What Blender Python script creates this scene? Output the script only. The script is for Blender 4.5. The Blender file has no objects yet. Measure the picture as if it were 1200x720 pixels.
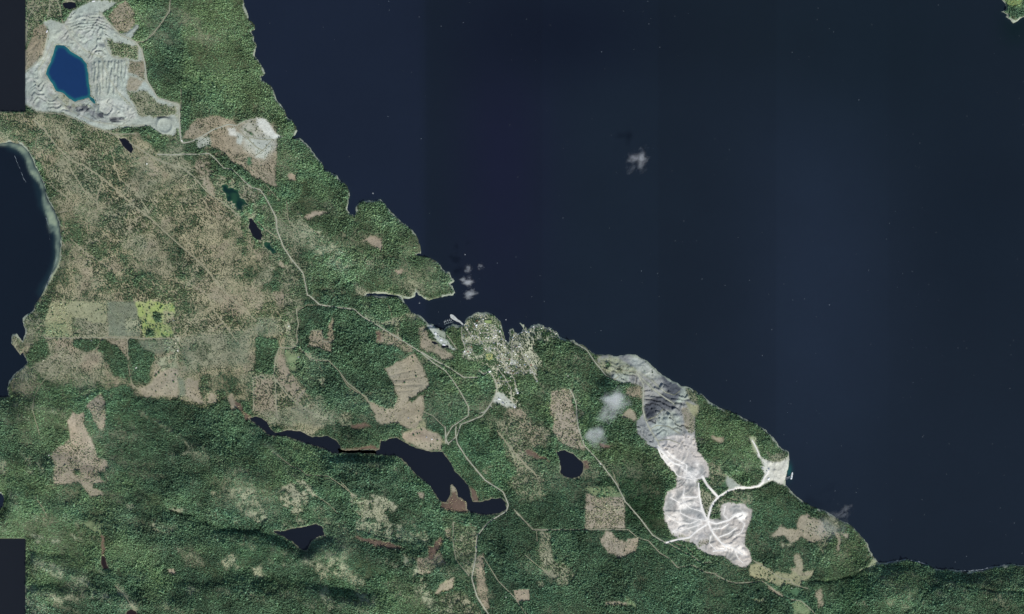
import bpy, math, random
import numpy as np

# ------------------------------------------------------------------ scene, camera, light
scene = bpy.context.scene
C = scene.collection
PX = 10.0                                   # one photograph pixel is ten metres of ground
def W(px, py): return ((px - 600.0) * PX, (360.0 - py) * PX)

cam_d = bpy.data.cameras.new('camera')
cam = bpy.data.objects.new('camera', cam_d); C.objects.link(cam)
cam.location = (0, 0, 60000); cam_d.sensor_width = 36; cam_d.lens = 180
cam_d.clip_start = 500; cam_d.clip_end = 400000
scene.camera = cam

SUN_EL, SUN_AZ = 47.0, 152.0                # azimuth clockwise from north (up in the picture)
world = bpy.data.worlds.new('World'); scene.world = world; world.use_nodes = True
wn = world.node_tree.nodes; bg = wn['Background']
sky = wn.new('ShaderNodeTexSky'); sky.sky_type = 'NISHITA'; sky.sun_disc = False
sky.sun_elevation = math.radians(SUN_EL); sky.sun_rotation = math.radians(SUN_AZ)
world.node_tree.links.new(sky.outputs[0], bg.inputs[0]); bg.inputs[1].default_value = 0.085
sd = bpy.data.lights.new('sun', 'SUN'); sun = bpy.data.objects.new('sun', sd); C.objects.link(sun)
sd.energy = 3.1; sd.angle = math.radians(0.5); sd.color = (1.0, 0.965, 0.90)
sun.rotation_euler = (math.radians(90 - SUN_EL), 0, math.radians(180 - SUN_AZ)); sun.location = (3000, -6000, 8000)
scene.view_settings.view_transform = 'Standard'; scene.view_settings.look = 'None'
scene.view_settings.exposure = 0.5; scene.view_settings.gamma = 1.0
scene.cycles.volume_max_steps = 96; scene.cycles.volume_bounces = 6; scene.cycles.max_bounces = 8

rng = np.random.default_rng(7); random.seed(7)

# ------------------------------------------------------------------ numeric helpers
def lin(c):
    c = np.asarray(c, float) / 255.0
    return np.where(c <= 0.04045, c / 12.92, ((c + 0.055) / 1.055) ** 2.4)
_tab = {}
def vnoise(x, y, seed):
    if seed not in _tab: _tab[seed] = np.random.default_rng(1000 + seed).random((256, 256)).astype(np.float32)
    t = _tab[seed]
    xi = np.floor(x).astype(np.int64); yi = np.floor(y).astype(np.int64)
    fx = (x - xi).astype(np.float32); fy = (y - yi).astype(np.float32)
    fx = fx * fx * (3 - 2 * fx); fy = fy * fy * (3 - 2 * fy)
    x0 = xi & 255; x1 = (xi + 1) & 255; y0 = yi & 255; y1 = (yi + 1) & 255
    return (t[y0, x0] * (1 - fx) + t[y0, x1] * fx) * (1 - fy) + (t[y1, x0] * (1 - fx) + t[y1, x1] * fx) * fy
def fbm(x, y, scale, seed, octv=4, gain=0.5):
    s = 0; a = 1; tot = 0; f = 1.0 / scale
    for k in range(octv):
        ca, sa = math.cos(k * 1.1 + seed), math.sin(k * 1.1 + seed)
        s = s + a * vnoise((x * ca - y * sa) * f + k * 17.3 + 500, (x * sa + y * ca) * f + k * 9.1 + 500, seed + k)
        tot += a; a *= gain; f *= 2.03
    return s / tot - 0.5
def sstep(a, b, x):
    t = np.clip((x - a) / (b - a), 0, 1); return t * t * (3 - 2 * t)

X0, Y0, NX, NY = -70, -60, 1351, 831
gx, gy = np.meshgrid(np.arange(NX) + X0, np.arange(NY) + Y0)
gx = gx.astype(np.float32); gy = gy.astype(np.float32)
wx = 2.6 * fbm(gx, gy, 9, 11, 3); wy = 2.6 * fbm(gx, gy, 9, 23, 3)
AX = gx + 7.5 * fbm(gx, gy, 11, 15, 4, .6); AY = gy + 7.5 * fbm(gx, gy, 11, 27, 4, .6)
SX = gx + wx; SY = gy + wy                  # gently displaced sampling positions: natural edges

TILE = dict(_=(0, 0, 1), A=(0, 0, 4), B=(200, 0, 4), C=(0, 160, 4), D=(200, 160, 4), E=(0, 320, 4), F=(200, 320, 4),
            G=(400, 200, 4), H=(400, 340, 4), I=(0, 480, 4), J=(0, 540, 4), K=(200, 480, 4), L=(200, 540, 4),
            M=(400, 500, 3.27), N=(600, 360, 4), O=(600, 540, 4), P=(760, 440, 2.571), Q=(500, 360, 9.6),
            R=(560, 400, 8.47), S=(860, 510, 9.6), U=(960, 560, 4.5), V=(1080, 0, 9), W=(690, 400, 6),
            X=(760, 520, 4.8), Y=(840, 560, 4.5), Z=(560, 460, 5.145), a=(20, 0, 6), b=(300, 280, 6), c=(400, 280, 6))
def pts(t, s):
    x0, y0, k = TILE[t]
    v = [float(q) for q in s.replace(',', ' ').split()]
    return [(x0 + v[i] / k, y0 + v[i + 1] / k) for i in range(0, len(v), 2)]

def window(xa, xb, ya, yb, m):
    i0 = max(0, int(math.floor(xa - m)) - X0); i1 = min(NX, int(math.ceil(xb + m)) - X0 + 1)
    j0 = max(0, int(math.floor(ya - m)) - Y0); j1 = min(NY, int(math.ceil(yb + m)) - Y0 + 1)
    return (slice(j0, j1), slice(i0, i1)) if i1 > i0 and j1 > j0 else None
def polydist(p, maxd, closed=False, warp=True, out=None):
    d = np.full((NY, NX), maxd, np.float32) if out is None else out
    sx, sy = (SX, SY) if warp else (gx, gy)
    n = len(p)
    for i in range(n if closed else n - 1):
        ax, ay = p[i]; bx, by = p[(i + 1) % n]
        w = window(min(ax, bx), max(ax, bx), min(ay, by), max(ay, by), maxd + 2)
        if w is None: continue
        x = sx[w]; y = sy[w]; ex, ey = bx - ax, by - ay; L = ex * ex + ey * ey + 1e-9
        t = np.clip(((x - ax) * ex + (y - ay) * ey) / L, 0, 1)
        q = np.sqrt((x - ax - t * ex) ** 2 + (y - ay - t * ey) ** 2)
        d[w] = np.minimum(d[w], q)
    return d
def inside(p, warp=True, ragged=False):
    m = np.zeros((NY, NX), bool)
    xs = [q[0] for q in p]; ys = [q[1] for q in p]
    w = window(min(xs), max(xs), min(ys), max(ys), 4)
    if w is None: return m
    x, y = (AX[w], AY[w]) if ragged else (SX[w], SY[w]) if warp else (gx[w], gy[w])
    r = np.zeros(x.shape, bool); n = len(p)
    for i in range(n):
        ax, ay = p[i]; bx, by = p[(i + 1) % n]
        if ay == by: continue
        c = (ay > y) != (by > y)
        r ^= c & (x < (bx - ax) * (y - ay) / (by - ay) + ax)
    m[w] = r; return m
def sdf(p, maxd, warp=True):                # positive inside
    d = polydist(p, maxd, True, warp); return np.where(inside(p, warp), d, -d)
def blur(a, r=1):
    for _ in range(r):
        b = a.copy(); b[1:-1] = (a[:-2] + 2 * a[1:-1] + a[2:]) / 4
        c = b.copy(); c[:, 1:-1] = (b[:, :-2] + 2 * b[:, 1:-1] + b[:, 2:]) / 4
        a = c
    return a

# ------------------------------------------------------------------ coastline
coast = [(283, -110)] + pts('_', '''285 0 287 8 289 15 291 17 291 22 294 27 297 30 297 35 294 38 297 44 297 48 300 54 299 62 299 67 303 71
306 77 308 82 310 87 308 89 305 90 307 95 311 97 317 100 321 106 323 112 325 117 329 121 333 129 335 136 340 140 344 144 347 149 348 154
345 159 342 161 350 162 360 168 366 175 370 182 376 190 379 198 387 202 395 207 400 213 406 217 409 225 409 235 407 245 411 250 415 253
417 251 418 243 421 238 427 236 433 235 440 235 446 233 450 238 455 245 461 250 466 257 470 261 477 265 484 271 488 277 490 283 493 291
493 297 488 299 495 300 503 302 511 306 516 311 517 316 521 320 525 319 528 325 531 329 527 333 530 337 534 343 531 346 523 347 513 349
503 352 498 350 490 345 487 340 486 348 480 350 474 350 468 348 460 346 452 345 443 344 430 344 426 347 440 346.5 452 347 465 349 472 351
474 356 478 361 482 366 490 369 496 375 501 380 507 381 511 386 517 391 521 396 521 391 520 387 523 384 530 380 537 381 543 380 546 374 551 370 558 367
565 366 573 366 580 370 585 376 588 383 591 391 593 398 596 401 597 393 597 388 601 386 603 390 607 391 611 389 613 386 609 379 613 381 618 385 625 381 631 380 638 384
647 385 652 389 655 395 662 398 672 399 680 404 690 410 698 415 705 416 714 417 722 419 730 417 738 415 745 417 752 420 758 423 765 429
772 437 780 442 790 448 797 452 806 454 815 458 824 464 838 475 844 478 857 482 871 490 881 494 894 502 906 512 911 523 915 524 917 527 924 530 926 536
924 545 922 552 921 560 921 568 925 573 933 581 941 588 955 595 970 600 982 608 995 615 1007 625 1017 638 1023 652 1030 659 1036 661 1049 658 1062 655.5
1076 659 1088 663 1098 667 1116 669 1136 670 1151 669 1160 666 1173 664 1187 662 1200 663''') + [(1340, 668), (1340, 900), (-160, 900), (-160, 468)] + \
pts('_', '''0 466 10 465 9 454 12 445 19 436 28 430 32 426 30 420 27 413 24 416 18 408 13 402 15 392 20 391 26 400 29 392 28 382 27 372 31 369 39 364 41 357
49 345 56 332 60 322 66 312 70 302 71 290 71 275 69 260 64 246 55 232 52 217 47 204 40 192 35 180 25 170 12 166 0 169''') + [(-160, 165), (-160, -110)]
land = sdf(coast, 34)
land = land + (3.2 * fbm(gx, gy, 6.5, 301, 3, .6) + 1.6 * np.abs(fbm(gx, gy, 14, 305, 2))) * np.clip(1 - np.abs(land) / 9, 0, 1) * sstep(250, 300, gx)
rects = [(-200, -200, 29, 130), (-200, 632, 29, 1000)]
for (xa, ya, xb, yb) in rects:              # blank left corners without ground data, filled with made-up straight-edged sea
    dx = np.maximum(xa - gx, gx - xb); dy = np.maximum(ya - gy, gy - yb)
    d = np.where((dx < 0) & (dy < 0), np.maximum(dx, dy), np.sqrt(np.maximum(dx, 0) ** 2 + np.maximum(dy, 0) ** 2))
    land = np.minimum(land, d - 0.4)
islet = pts('V', '850 0 885 50 900 105 850 128 905 162 890 185 930 215 965 250 990 238 1080 185') + [(1230, 14), (1260, -120), (1160, -120)]
land = np.maximum(land, sdf(islet, 20))
cove = pts('I', '-20 395 5 390 14 415 12 455 -5 475 -20 475')
land = np.minimum(land, -sdf(cove, 34))

ca, sa = math.cos(math.radians(14)), math.sin(math.radians(14))
U0 = (gx * ca + gy * sa) / 1.8; V0 = -gx * sa + gy * ca
# ------------------------------------------------------------------ land cover
# name: ground sRGB, tree density, crown radius (m), height/radius, foliage sRGB, clumpiness
CL = dict(
 f=((58, 68, 50), .88, 7.5, 3.1, (74, 96, 73), .35),
 fd=((52, 62, 48), .89, 7.5, 3.2, (69, 92, 72), .35),
 fk=((44, 54, 40), .90, 7.2, 3.3, (52, 77, 55), .3),
 fl=((76, 84, 62), .87, 6.8, 2.8, (88, 109, 80), .4),
 fg=((66, 78, 54), .87, 6.8, 2.8, (78, 106, 81), .4),
 s=((141, 137, 113), .60, 4.8, 2.8, (72, 86, 64), .45),
 s2=((134, 127, 110), .45, 5.2, 2.1, (88, 94, 76), 1.),
 s3=((130, 131, 110), .62, 5.4, 2.7, (78, 93, 72), .5),
 s4=((136, 129, 111), .36, 4.4, 2.5, (80, 86, 68), .5),
 c=((141, 135, 117), .13, 4.6, 1.7, (98, 100, 80), 1.),
 c1=((144, 136, 120), .34, 5.4, 1.8, (94, 98, 80), 1.),
 c3=((142, 133, 116), .02, 6, 1.6, (92, 92, 74), 1.),
 c2=((136, 137, 109), .20, 5.4, 1.6, (100, 106, 84), 1.),
 gg=((112, 118, 100), .50, 5.0, 1.5, (96, 106, 90), .7),
 g=((136, 152, 94), .08, 6, 2.0, (84, 110, 74), 1.),
 g2=((112, 126, 94), .20, 6, 2.0, (84, 106, 78), 1.),
 gd=((72, 100, 74), .08, 6, 2.0, (66, 92, 68), 1.),
 r=((138, 142, 118), .52, 6, 2.3, (88, 104, 84), .8),
 rb=((140, 142, 120), .40, 6, 2.0, (92, 102, 82), .9),
 q=((150, 158, 148), 0, 5, 1, (80, 90, 70), 1.),
 qg=((132, 135, 133), 0, 5, 1, (80, 90, 70), 1.),
 w=((234, 230, 222), 0, 5, 1, (80, 90, 70), 1.),
 w2=((184, 186, 176), 0, 5, 1, (80, 90, 70), 1.),
 wp=((174, 170, 164), 0, 5, 1, (80, 90, 70), 1.),
 d=((84, 88, 93), 0, 5, 1, (80, 90, 70), 1.),
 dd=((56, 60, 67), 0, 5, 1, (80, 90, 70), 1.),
 b=((150, 158, 142), 0, 5, 1, (80, 90, 70), 1.),
 b2=((146, 154, 124), .10, 6, 1.5, (96, 106, 80), 1.),
 p=((98, 84, 74), .06, 5, 1.4, (104, 98, 78), 1.),
 v=((160, 162, 140), .66, 5.4, 2.6, (62, 82, 56), 1.),
 i=((166, 172, 162), .03, 6, 2, (70, 84, 64), 1.),
)
GROUND = np.empty((NY, NX, 3), np.float32); FOL = np.empty((NY, NX, 3), np.float32)
PAR = np.empty((NY, NX, 4), np.float32)     # density, radius, slenderness, clumpiness
def setcls(c):
    g, dn, ra, hr, fo, cl = CL[c]
    return np.array(lin(g) * .95, np.float32), np.array(lin(fo) * 1.66, np.float32), np.array([dn, ra, hr, cl], np.float32)
g0, f0, p0 = setcls('f'); GROUND[:] = g0; FOL[:] = f0; PAR[:] = p0
def box(a, r):
    for ax in (0, 1, 0, 1):
        n = a.shape[ax]; c = np.cumsum(np.concatenate([np.zeros_like(np.take(a, [0], ax)), a], ax), ax, dtype=np.float64)
        i = np.arange(n); hi = np.minimum(i + r + 1, n); lo = np.maximum(i - r, 0); sh_ = [1, 1]; sh_[ax] = n
        a = ((np.take(c, hi, ax) - np.take(c, lo, ax)) / (hi - lo).reshape(sh_)).astype(np.float32)
    return a
def paint(c, mask, soft=1, amt=1.0):
    if soft >= 3:                           # a broad change of cover: feathered, and broken up by patches
        b_ = box(mask.astype(np.float32), {3: 3, 4: 6, 5: 9}.get(soft, 14)); m = sstep(.1, .9, b_ + 1.1 * fbm(gx, gy, 12, 201, 4, .6) * np.clip(4 * b_ * (1 - b_), 0, 1)) * amt
    else: m = blur(mask.astype(np.float32), soft) * amt if soft else mask.astype(np.float32) * amt
    if c in ('r', 'rb') and soft: m = m * sstep(-.16, .10, fbm(gx, gy, 6, 205, 3, .7) + .05)
    m = m[..., None]
    g, f, p = setcls(c)
    GROUND[:] = GROUND * (1 - m) + g * m; FOL[:] = FOL * (1 - m) + f * m; PAR[:] = PAR * (1 - m) + p * m
def area(c, t, s, soft=1, warp=True, amt=1.0, rough=0, thr=0.0):
    m = inside(pts(t, s), warp, warp and c not in ('i', 'w', 'wp', 'w2', 'q', 'gd', 'v', 'd', 'dd', 'qg'))
    if rough: m = m & (fbm(gx, gy, rough, 77, 4, .6) > thr)
    paint(c, m, soft, amt)

south = '-200 452 0 460 40 448 75 445 95 450 120 455 150 452 168 467 205 467 240 478 275 478 295 492 330 506 365 515 395 527 440 527 470 560 520 590 560 592 640 560 700 550 740 600 800 640 900 690 1000 690 1030 662 1400 662 1400 900 -200 900'
area('fd', '_', south, 3)
# the slopes above the sea on the north-east
area('fl', '_', '222 -80 290 -80 300 60 345 140 348 160 320 150 300 140 262 140 240 140 214 130 216 60', 6)
area('fl', '_', '330 165 360 170 400 215 410 250 440 235 492 290 530 340 500 352 430 342 400 330 370 345 340 320 325 260 322 215', 6, amt=.6)
area('fd', '_', '160 20 190 20 214 25 214 105 200 100 180 90 172 60 165 48', 2)
area('fd', '_', '350 352 410 350 470 395 540 430 575 470 540 500 500 520 440 500 400 520 370 470 360 420 345 400', 6, amt=.8)
area('fl', '_', '790 452 850 478 920 530 905 545 870 560 830 545 815 510 800 480', 6, amt=.8)
area('fk', '_', '700 540 755 530 782 560 775 610 790 640 740 625 700 580', 6)
area('fl', '_', '985 612 1010 630 1028 660 990 672 955 678 958 650 975 640', 6, amt=.7)
area('fk', '_', '985 672 1030 664 1020 690 1010 720 1000 760 975 720', 6, amt=.7)  # shade of the north-west-facing slope, put into a darker forest colour
area('fg', '_', '1040 664 1090 668 1100 680 1080 700 1050 716 1020 720 1030 685', 6, amt=.7)
area('fd', '_', '600 600 740 610 800 650 900 690 950 720 950 790 600 790', 5, amt=.9)
area('fd', '_', '880 580 930 585 950 620 960 660 900 665 870 640', 4, amt=.8)

for sc_, sd_, lo_, c_, am_ in ((46, 211, .02, 'r', .42), (70, 217, .03, 'fl', .7), (30, 223, .10, 's3', .5), (60, 229, .08, 'fg', .6)):
    m_ = sstep(lo_, lo_ + .16, fbm(U0, V0, sc_, sd_, 4, .55)) * am_
    g_, f_, p_ = setcls(c_); m_ = (m_ * (1 - .6 * sstep(600, 680, gx) * (gy > 560)))[..., None]; GROUND[:] = GROUND * (1 - m_) + g_ * m_; FOL[:] = FOL * (1 - m_) + f_ * m_; PAR[:] = PAR * (1 - m_) + p_ * m_
# western lowland, cut over and scrubby
area('s', '_', '-90 133 28 131 60 138 110 150 165 162 190 178 215 186 245 200 252 225 272 238 290 262 300 290 330 318 342 330 348 350 330 368 336 395 330 420 352 450 365 470 385 495 365 512 330 505 300 488 290 470 262 470 240 478 205 467 168 467 150 452 120 455 95 450 60 440 30 420 28 380 45 352 62 320 74 290 72 258 56 222 45 185 25 168 -90 168', 3)
area('r', '_', '345 240 400 290 455 300 430 335 400 330 375 340 350 310 340 280', 4, rough=14, thr=-.03)
G_ = lambda s, t='C', soft=3: area('f', t, s, 5, amt=.85, rough=9, thr=-.08)
G_('400 370 560 365 640 390 700 370 780 380 850 520 830 600 760 520 700 450 620 450 480 430 400 420')
G_('270 330 380 300 400 480 470 500 420 560 330 500 285 470'); G_('170 180 230 160 300 220 280 330 220 270')
G_('330 200 440 240 430 280 330 260'); G_('600 110 640 150 610 180'); G_('680 200 740 200 850 190 860 240 740 260 700 240')
G_('550 660 640 640 720 660 720 720 560 720'); G_('690 0 860 0 900 60 860 110 760 110 720 60')
G_('100 20 160 20 180 130 140 130'); G_('240 520 320 510 320 580 280 640 260 720 230 720')
G_('30 100 80 90 110 120 80 140', 'F'); G_('330 20 480 0 620 0 640 100 560 130 570 90 500 80 420 70 380 80', 'F')
G_('230 420 330 400 380 470 330 530 240 500', 'D'); G_('330 600 560 590 620 640 640 720 480 720 340 700', 'D')
G_('0 480 60 520 80 620 40 680 0 700', 'D'); G_('130 470 250 470 390 480 390 640 330 650 300 600 250 560 200 560 160 590 130 540', 'F')
G_('240 300 320 300 330 370 390 430 390 470 320 470', 'F'); G_('110 270 230 270 200 330 250 390 170 410 110 370', 'E')
G_('110 40 230 0 260 40 220 120 160 160 140 170', 'E'); G_('830 330 880 340 880 480 850 470', 'E')
area('gg', 'F', '60 300 380 260 390 470 330 450 240 430 120 470 60 440', 4, amt=.55)
area('gg', 'F', '420 210 520 220 540 290 470 300 400 270', 3, amt=.7)
area('s4', 'D', '160 255 260 330 300 400 260 400 190 370 150 300', 2, amt=.6)
area('s4', 'F', '170 0 280 120 330 190 260 200 200 130 100 60 120 0', 3, amt=.6)
area('s4', 'F', '480 85 560 85 575 140 520 165 500 140', 1)
area('s4', 'F', '360 60 440 100 430 180 380 150 340 90', 3, amt=.5)
area('s4', 'C', '240 340 420 250 450 340 540 420 460 480 500 600 420 640 330 580 420 480 380 420', 5, amt=.35)
area('c', 'D', '120 195 180 190 200 225 225 270 205 280 160 250', 1)
area('s4', 'D', '120 95 180 85 190 175 120 185', 1)
area('c', 'C', '640 90 700 110 750 160 740 195 690 180 650 130', 1, amt=.7)
area('rb', 'D', '190 185 250 190 300 200 370 230 400 300 410 360 385 400 350 390 300 370 320 345 240 310 210 250', 2)
area('rb', 'D', '360 380 420 440 480 530 540 600 500 600 440 530 400 490 360 440', 2, amt=.6)
area('c', 'D', '510 580 530 580 540 600 570 600 550 618 520 610', 1)
for sc_, sd_, lo_, c_, am_ in ((16, 241, .06, 'f', .4), (24, 243, .06, 's4', .6), (40, 251, .05, 's3', .8)):
    m_ = (sstep(lo_, lo_ + .12, fbm(gx, gy, sc_, sd_, 4, .6)) * am_ * (sstep(120, 150, gy) * (1 - sstep(345, 365, gx)) * (1 - sstep(458, 474, gy)) * (gx > -90) * sstep(340, 300, gx - (gy - 200) * .6)))[..., None]
    g_, f_, p_ = setcls(c_); GROUND[:] = GROUND * (1 - m_) + g_ * m_; FOL[:] = FOL * (1 - m_) + f_ * m_; PAR[:] = PAR * (1 - m_) + p_ * m_
# fields
area('c2', 'E', '245 135 500 135 503 240 440 238 400 215 345 210 335 240 340 300 220 300 212 225 230 170', 0, False)
area('g2', 'E', '215 225 300 240 330 300 220 300', 2, amt=.5)
area('s3', 'E', '345 215 440 240 503 240 500 300 345 300', 1, amt=.7)
area('gg', 'E', '505 135 640 135 650 200 660 300 510 300', 1, False)
area('g', 'E', '640 138 730 135 815 150 825 185 805 215 760 235 805 250 812 302 690 300 665 260 650 220', 1)
area('c', 'E', '770 175 815 180 820 235 770 235', 1, amt=.7)
area('c2', 'E', '640 138 730 135 815 150 825 185 805 215 760 235 805 250 812 302 690 300 665 260 650 220', 1, amt=.5, rough=8, thr=.05); area('f', 'E', '715 200 740 180 760 190 755 225 730 230', 1); area('f', 'E', '690 272 720 268 725 290 692 295', 1)
area('r', 'E', '585 210 650 215 660 290 600 280', 2)
area('s4', 'E', '220 308 340 308 350 345 390 370 450 365 500 400 510 450 480 485 370 475 335 430 270 460 175 465 155 440 240 400 260 385 215 330', 1)
area('f', 'E', '110 400 200 380 240 400 160 430', 3, amt=.8); area('s3', 'E', '220 308 500 308 500 480 300 470 155 440', 3, amt=.55, rough=9, thr=-.05)
area('f', 'E', '110 400 160 330 215 310 235 380 190 430 140 450', 2); area('f', 'E', '330 318 480 312 600 320 730 320 720 420 700 520 640 520 520 485 500 400 460 350 380 350', 4, amt=.75, rough=9, thr=-.09); area('s3', 'E', '130 430 260 400 400 440 520 470 520 500 130 470', 4, amt=.8)
area('f', 'E', '340 312 470 310 455 355 400 375 355 345', 1)
area('f', 'E', '470 312 545 312 590 390 600 410 600 490 540 480 510 430 485 385 460 360', 1)
area('s4', 'E', '500 310 598 310 598 390 560 360', 1)
area('f', 'E', '605 312 735 312 730 400 710 440 700 520 640 510 608 430', 1)
area('gg', 'E', '655 315 830 315 830 360 740 380 670 350', 2, amt=.8)
area('r', 'E', '730 400 830 380 840 450 760 460', 2)
area('c', 'E', '730 455 838 450 832 580 760 578 690 588 650 545 715 520', 1)
area('rb', 'E', '800 280 840 300 840 370 810 370', 1)
area('c', 'E', '880 490 930 500 940 580 952 610 900 600 872 570', 1)
area('gg', 'E', '840 490 870 490 872 570 840 570', 1)
area('c', 'F', '190 560 215 580 220 612 165 612', 1); area('c', 'F', '268 570 290 565 300 600 330 620 300 640 270 600', 1)
area('f', 'F', '400 300 500 310 512 350 490 400 480 480 395 462', 1, False)
area('s4', 'F', '395 490 480 495 500 680 470 680 395 640', 1)
area('gg', 'F', '395 640 500 650 600 620 720 690 740 715 480 715', 3, amt=.6)
area('s2', 'F', '520 360 545 430 590 500 640 540 600 610 500 510 495 440', 1)
area('g2', 'F', '540 365 600 385 590 430 580 470 560 440 545 400', 1)
area('rb', 'F', '520 200 565 230 560 290 580 340 540 340 545 290 500 260', 1)
area('s4', 'F', '655 265 712 270 715 310 760 325 755 370 720 360 690 350 640 350 650 300', 1)
area('s4', 'F', '735 235 765 210 765 320 740 330', 1)
area('r', 'F', '600 350 690 400 700 440 740 520 700 520 680 440 640 410', 1)
area('r', 'F', '600 600 700 560 760 640 840 660 840 715 720 715', 2, amt=.7)
area('p', 'F', '298 600 325 610 335 650 380 665 375 690 350 685 325 650', 1)
# the ridge country on the south
c_south = [('r', 'J', '130 345 200 350 280 375 280 392 180 390'), ('r', 'J', '140 440 200 470 310 500 310 560 220 530 150 480'), ('r', 'J', '330 530 420 550 440 590 350 575'),
 ('r', 'J', '120 580 200 600 300 630 300 660 200 640 120 610'), ('r', 'J', '120 640 220 680 230 715 120 715'), ('r', 'J', '430 600 520 620 500 650 440 640'),
 ('g2', 'J', '375 285 430 285 490 295 490 340 460 340 420 315'), ('r', 'J', '340 340 380 330 390 370 350 380'), ('r', 'J', '540 560 590 600 650 680 650 715 620 690 560 620'),
 ('r', 'I', '175 240 215 290 200 315 185 280'), ('r', 'I', '110 200 150 220 160 310 130 290'), ('r', 'I', '0 215 40 240 40 310 0 290'), ('r', 'I', '590 440 640 455 610 480'),
 ('r', 'I', '700 540 760 530 850 545 800 590 740 580'), ('rb', 'I', '790 455 860 465 860 485 800 470'),
 ('r', 'K', '180 375 230 385 240 415 200 410'), ('r', 'K', '280 375 400 370 410 430 460 500 440 520 380 490 330 480 300 430'), ('rb', 'K', '530 350 600 345 640 400 650 440 610 490 565 500 540 450 510 410'),
 ('rb', 'K', '590 320 630 330 680 395 665 405 620 370'), ('r', 'K', '490 545 600 510 650 530 640 550 500 565'), ('rb', 'K', '340 480 380 485 440 530 400 530'),
 ('r', 'L', '370 500 420 490 450 540 400 545'), ('r', 'L', '750 440 800 450 860 530 920 565 900 585 850 580 790 540 740 510'), ('r', 'L', '680 470 720 480 740 560 770 690 750 700 710 640 700 550'),
 ('r', 'L', '80 580 120 590 100 630 70 610'), ('r', 'L', '240 470 300 430 320 440 310 490 340 490 260 520'), ('r', 'L', '860 590 900 600 960 640 960 700 880 640'),
 ('rb', 'M', '40 250 90 265 140 255 165 265 220 300 210 320 165 330 195 385 120 350 70 345 40 310'), ('rb', 'K', '850 390 880 395 900 410 960 420 960 510 890 515 850 440'),
 ('r', 'M', '60 350 240 380 340 430 320 450 220 440 120 420 60 410'), ('c', 'M', '290 245 315 255 318 280 300 275'), ('r', 'M', '280 370 330 400 340 440 300 430'),
 ('s3', 'M', '425 370 520 380 515 570 490 570 435 490'), ('c', 'M', '372 600 400 580 430 575 440 600 430 625 385 630 360 640'), ('s3', 'M', '370 650 460 620 520 690 545 720 370 720'),
 ('r', 'M', '230 490 300 500 330 620 380 700 340 710 280 620'), ('s2', 'M', '290 500 380 480 400 520 330 560 300 560'), ('s2', 'M', '395 385 420 390 420 440 400 420'),
 ('p', 'M', '100 430 180 438 252 470 200 470 130 455'), ('p', 'M', '330 455 350 455 385 420 392 435 350 510 335 500'), ('s2', 'M', '515 500 545 480 550 600 570 690 540 700 515 620'),
 ('p', 'M', '0 85 130 78 150 90 60 93 0 96')]
for c_, t_, s_ in c_south: area(c_, t_, s_, 2 if c_ == 'r' else 1)
area('c1', 'I', '345 15 400 20 395 70 430 140 452 180 460 225 500 235 505 340 430 345 395 372 380 345 330 345 250 345 250 200 290 165 330 130 320 60', 1)
area('c1', 'E', '400 620 440 590 480 565 500 590 497 690 485 740 460 720 430 660', 1)
area('c', 'I', '385 345 435 345 440 365 480 380 487 400 430 405 400 375', 1)
area('f', 'I', '340 280 375 285 370 310 345 305', 1); area('f', 'I', '462 300 498 290 498 335 470 330', 1)
area('p', 'J', '480 345 492 345 495 440 485 440', 1); area('c3', 'J', '785 505 820 500 832 525 790 530', 1)
area('c3', 'M', '672 635 720 622 722 665 668 672', 0, False)
# meadow and clearcut in the middle
area('c2', 'H', '300 660 350 640 385 610 400 650 470 690 490 720 300 720', 2)
area('c', 'M', '230 40 240 22 310 5 385 40 384 90 340 88 290 80 250 58', 1)
area('c', 'H', '205 370 345 295 360 320 415 440 385 480 380 520 385 560 380 600 350 652 280 632 165 615 140 550 130 520 185 550 240 555 262 510 240 440', 1)
area('f', 'H', '310 515 360 480 420 452 425 462 385 485 322 525', 1)
area('c3', 'H', '280 690 345 655 385 650 440 680 440 715 320 712', 1)
area('s3', 'H', '0 565 60 575 50 600 0 600', 2); area('p', 'H', '30 630 130 630 150 645 60 648', 2)
area('s2', 'H', '160 190 200 185 270 215 290 250 335 262 340 292 310 295 260 265 200 250 165 240', 1)
area('p', 'H', '160 195 185 190 190 240 168 236', 1)
area('rb', 'H', '185 150 230 145 300 108 350 112 360 130 285 150 270 210 255 200 250 165 210 170', 1)
area('s2', 'H', '360 180 395 170 405 230 450 260 520 300 535 325 480 325 430 290 370 270', 1)
area('r', 'H', '90 60 180 150 230 200 180 180 100 110', 2)
area('s3', 'c', '60 290 110 300 150 340 200 370 160 410 120 390 90 330', 2); area('s3', 'c', '140 440 200 450 200 490 150 470', 2)
area('b2', 'c', '200 375 290 370 360 330 370 350 320 380 420 395 470 420 500 415 515 365 530 375 600 420 640 425 720 400 700 412 625 440 580 425 520 390 520 420 440 425 400 405 310 395 230 388', 1, amt=.7)
area('c3', 'D', '550 172 590 182 582 212 555 205', 1); area('c3', 'D', '622 372 672 346 750 358 690 372 650 392', 1)
area('c3', 'G', '98 338 150 303 187 320 187 385 165 362 130 345', 1); area('c3', 'G', '243 466 285 455 288 484 262 490', 1)
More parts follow.
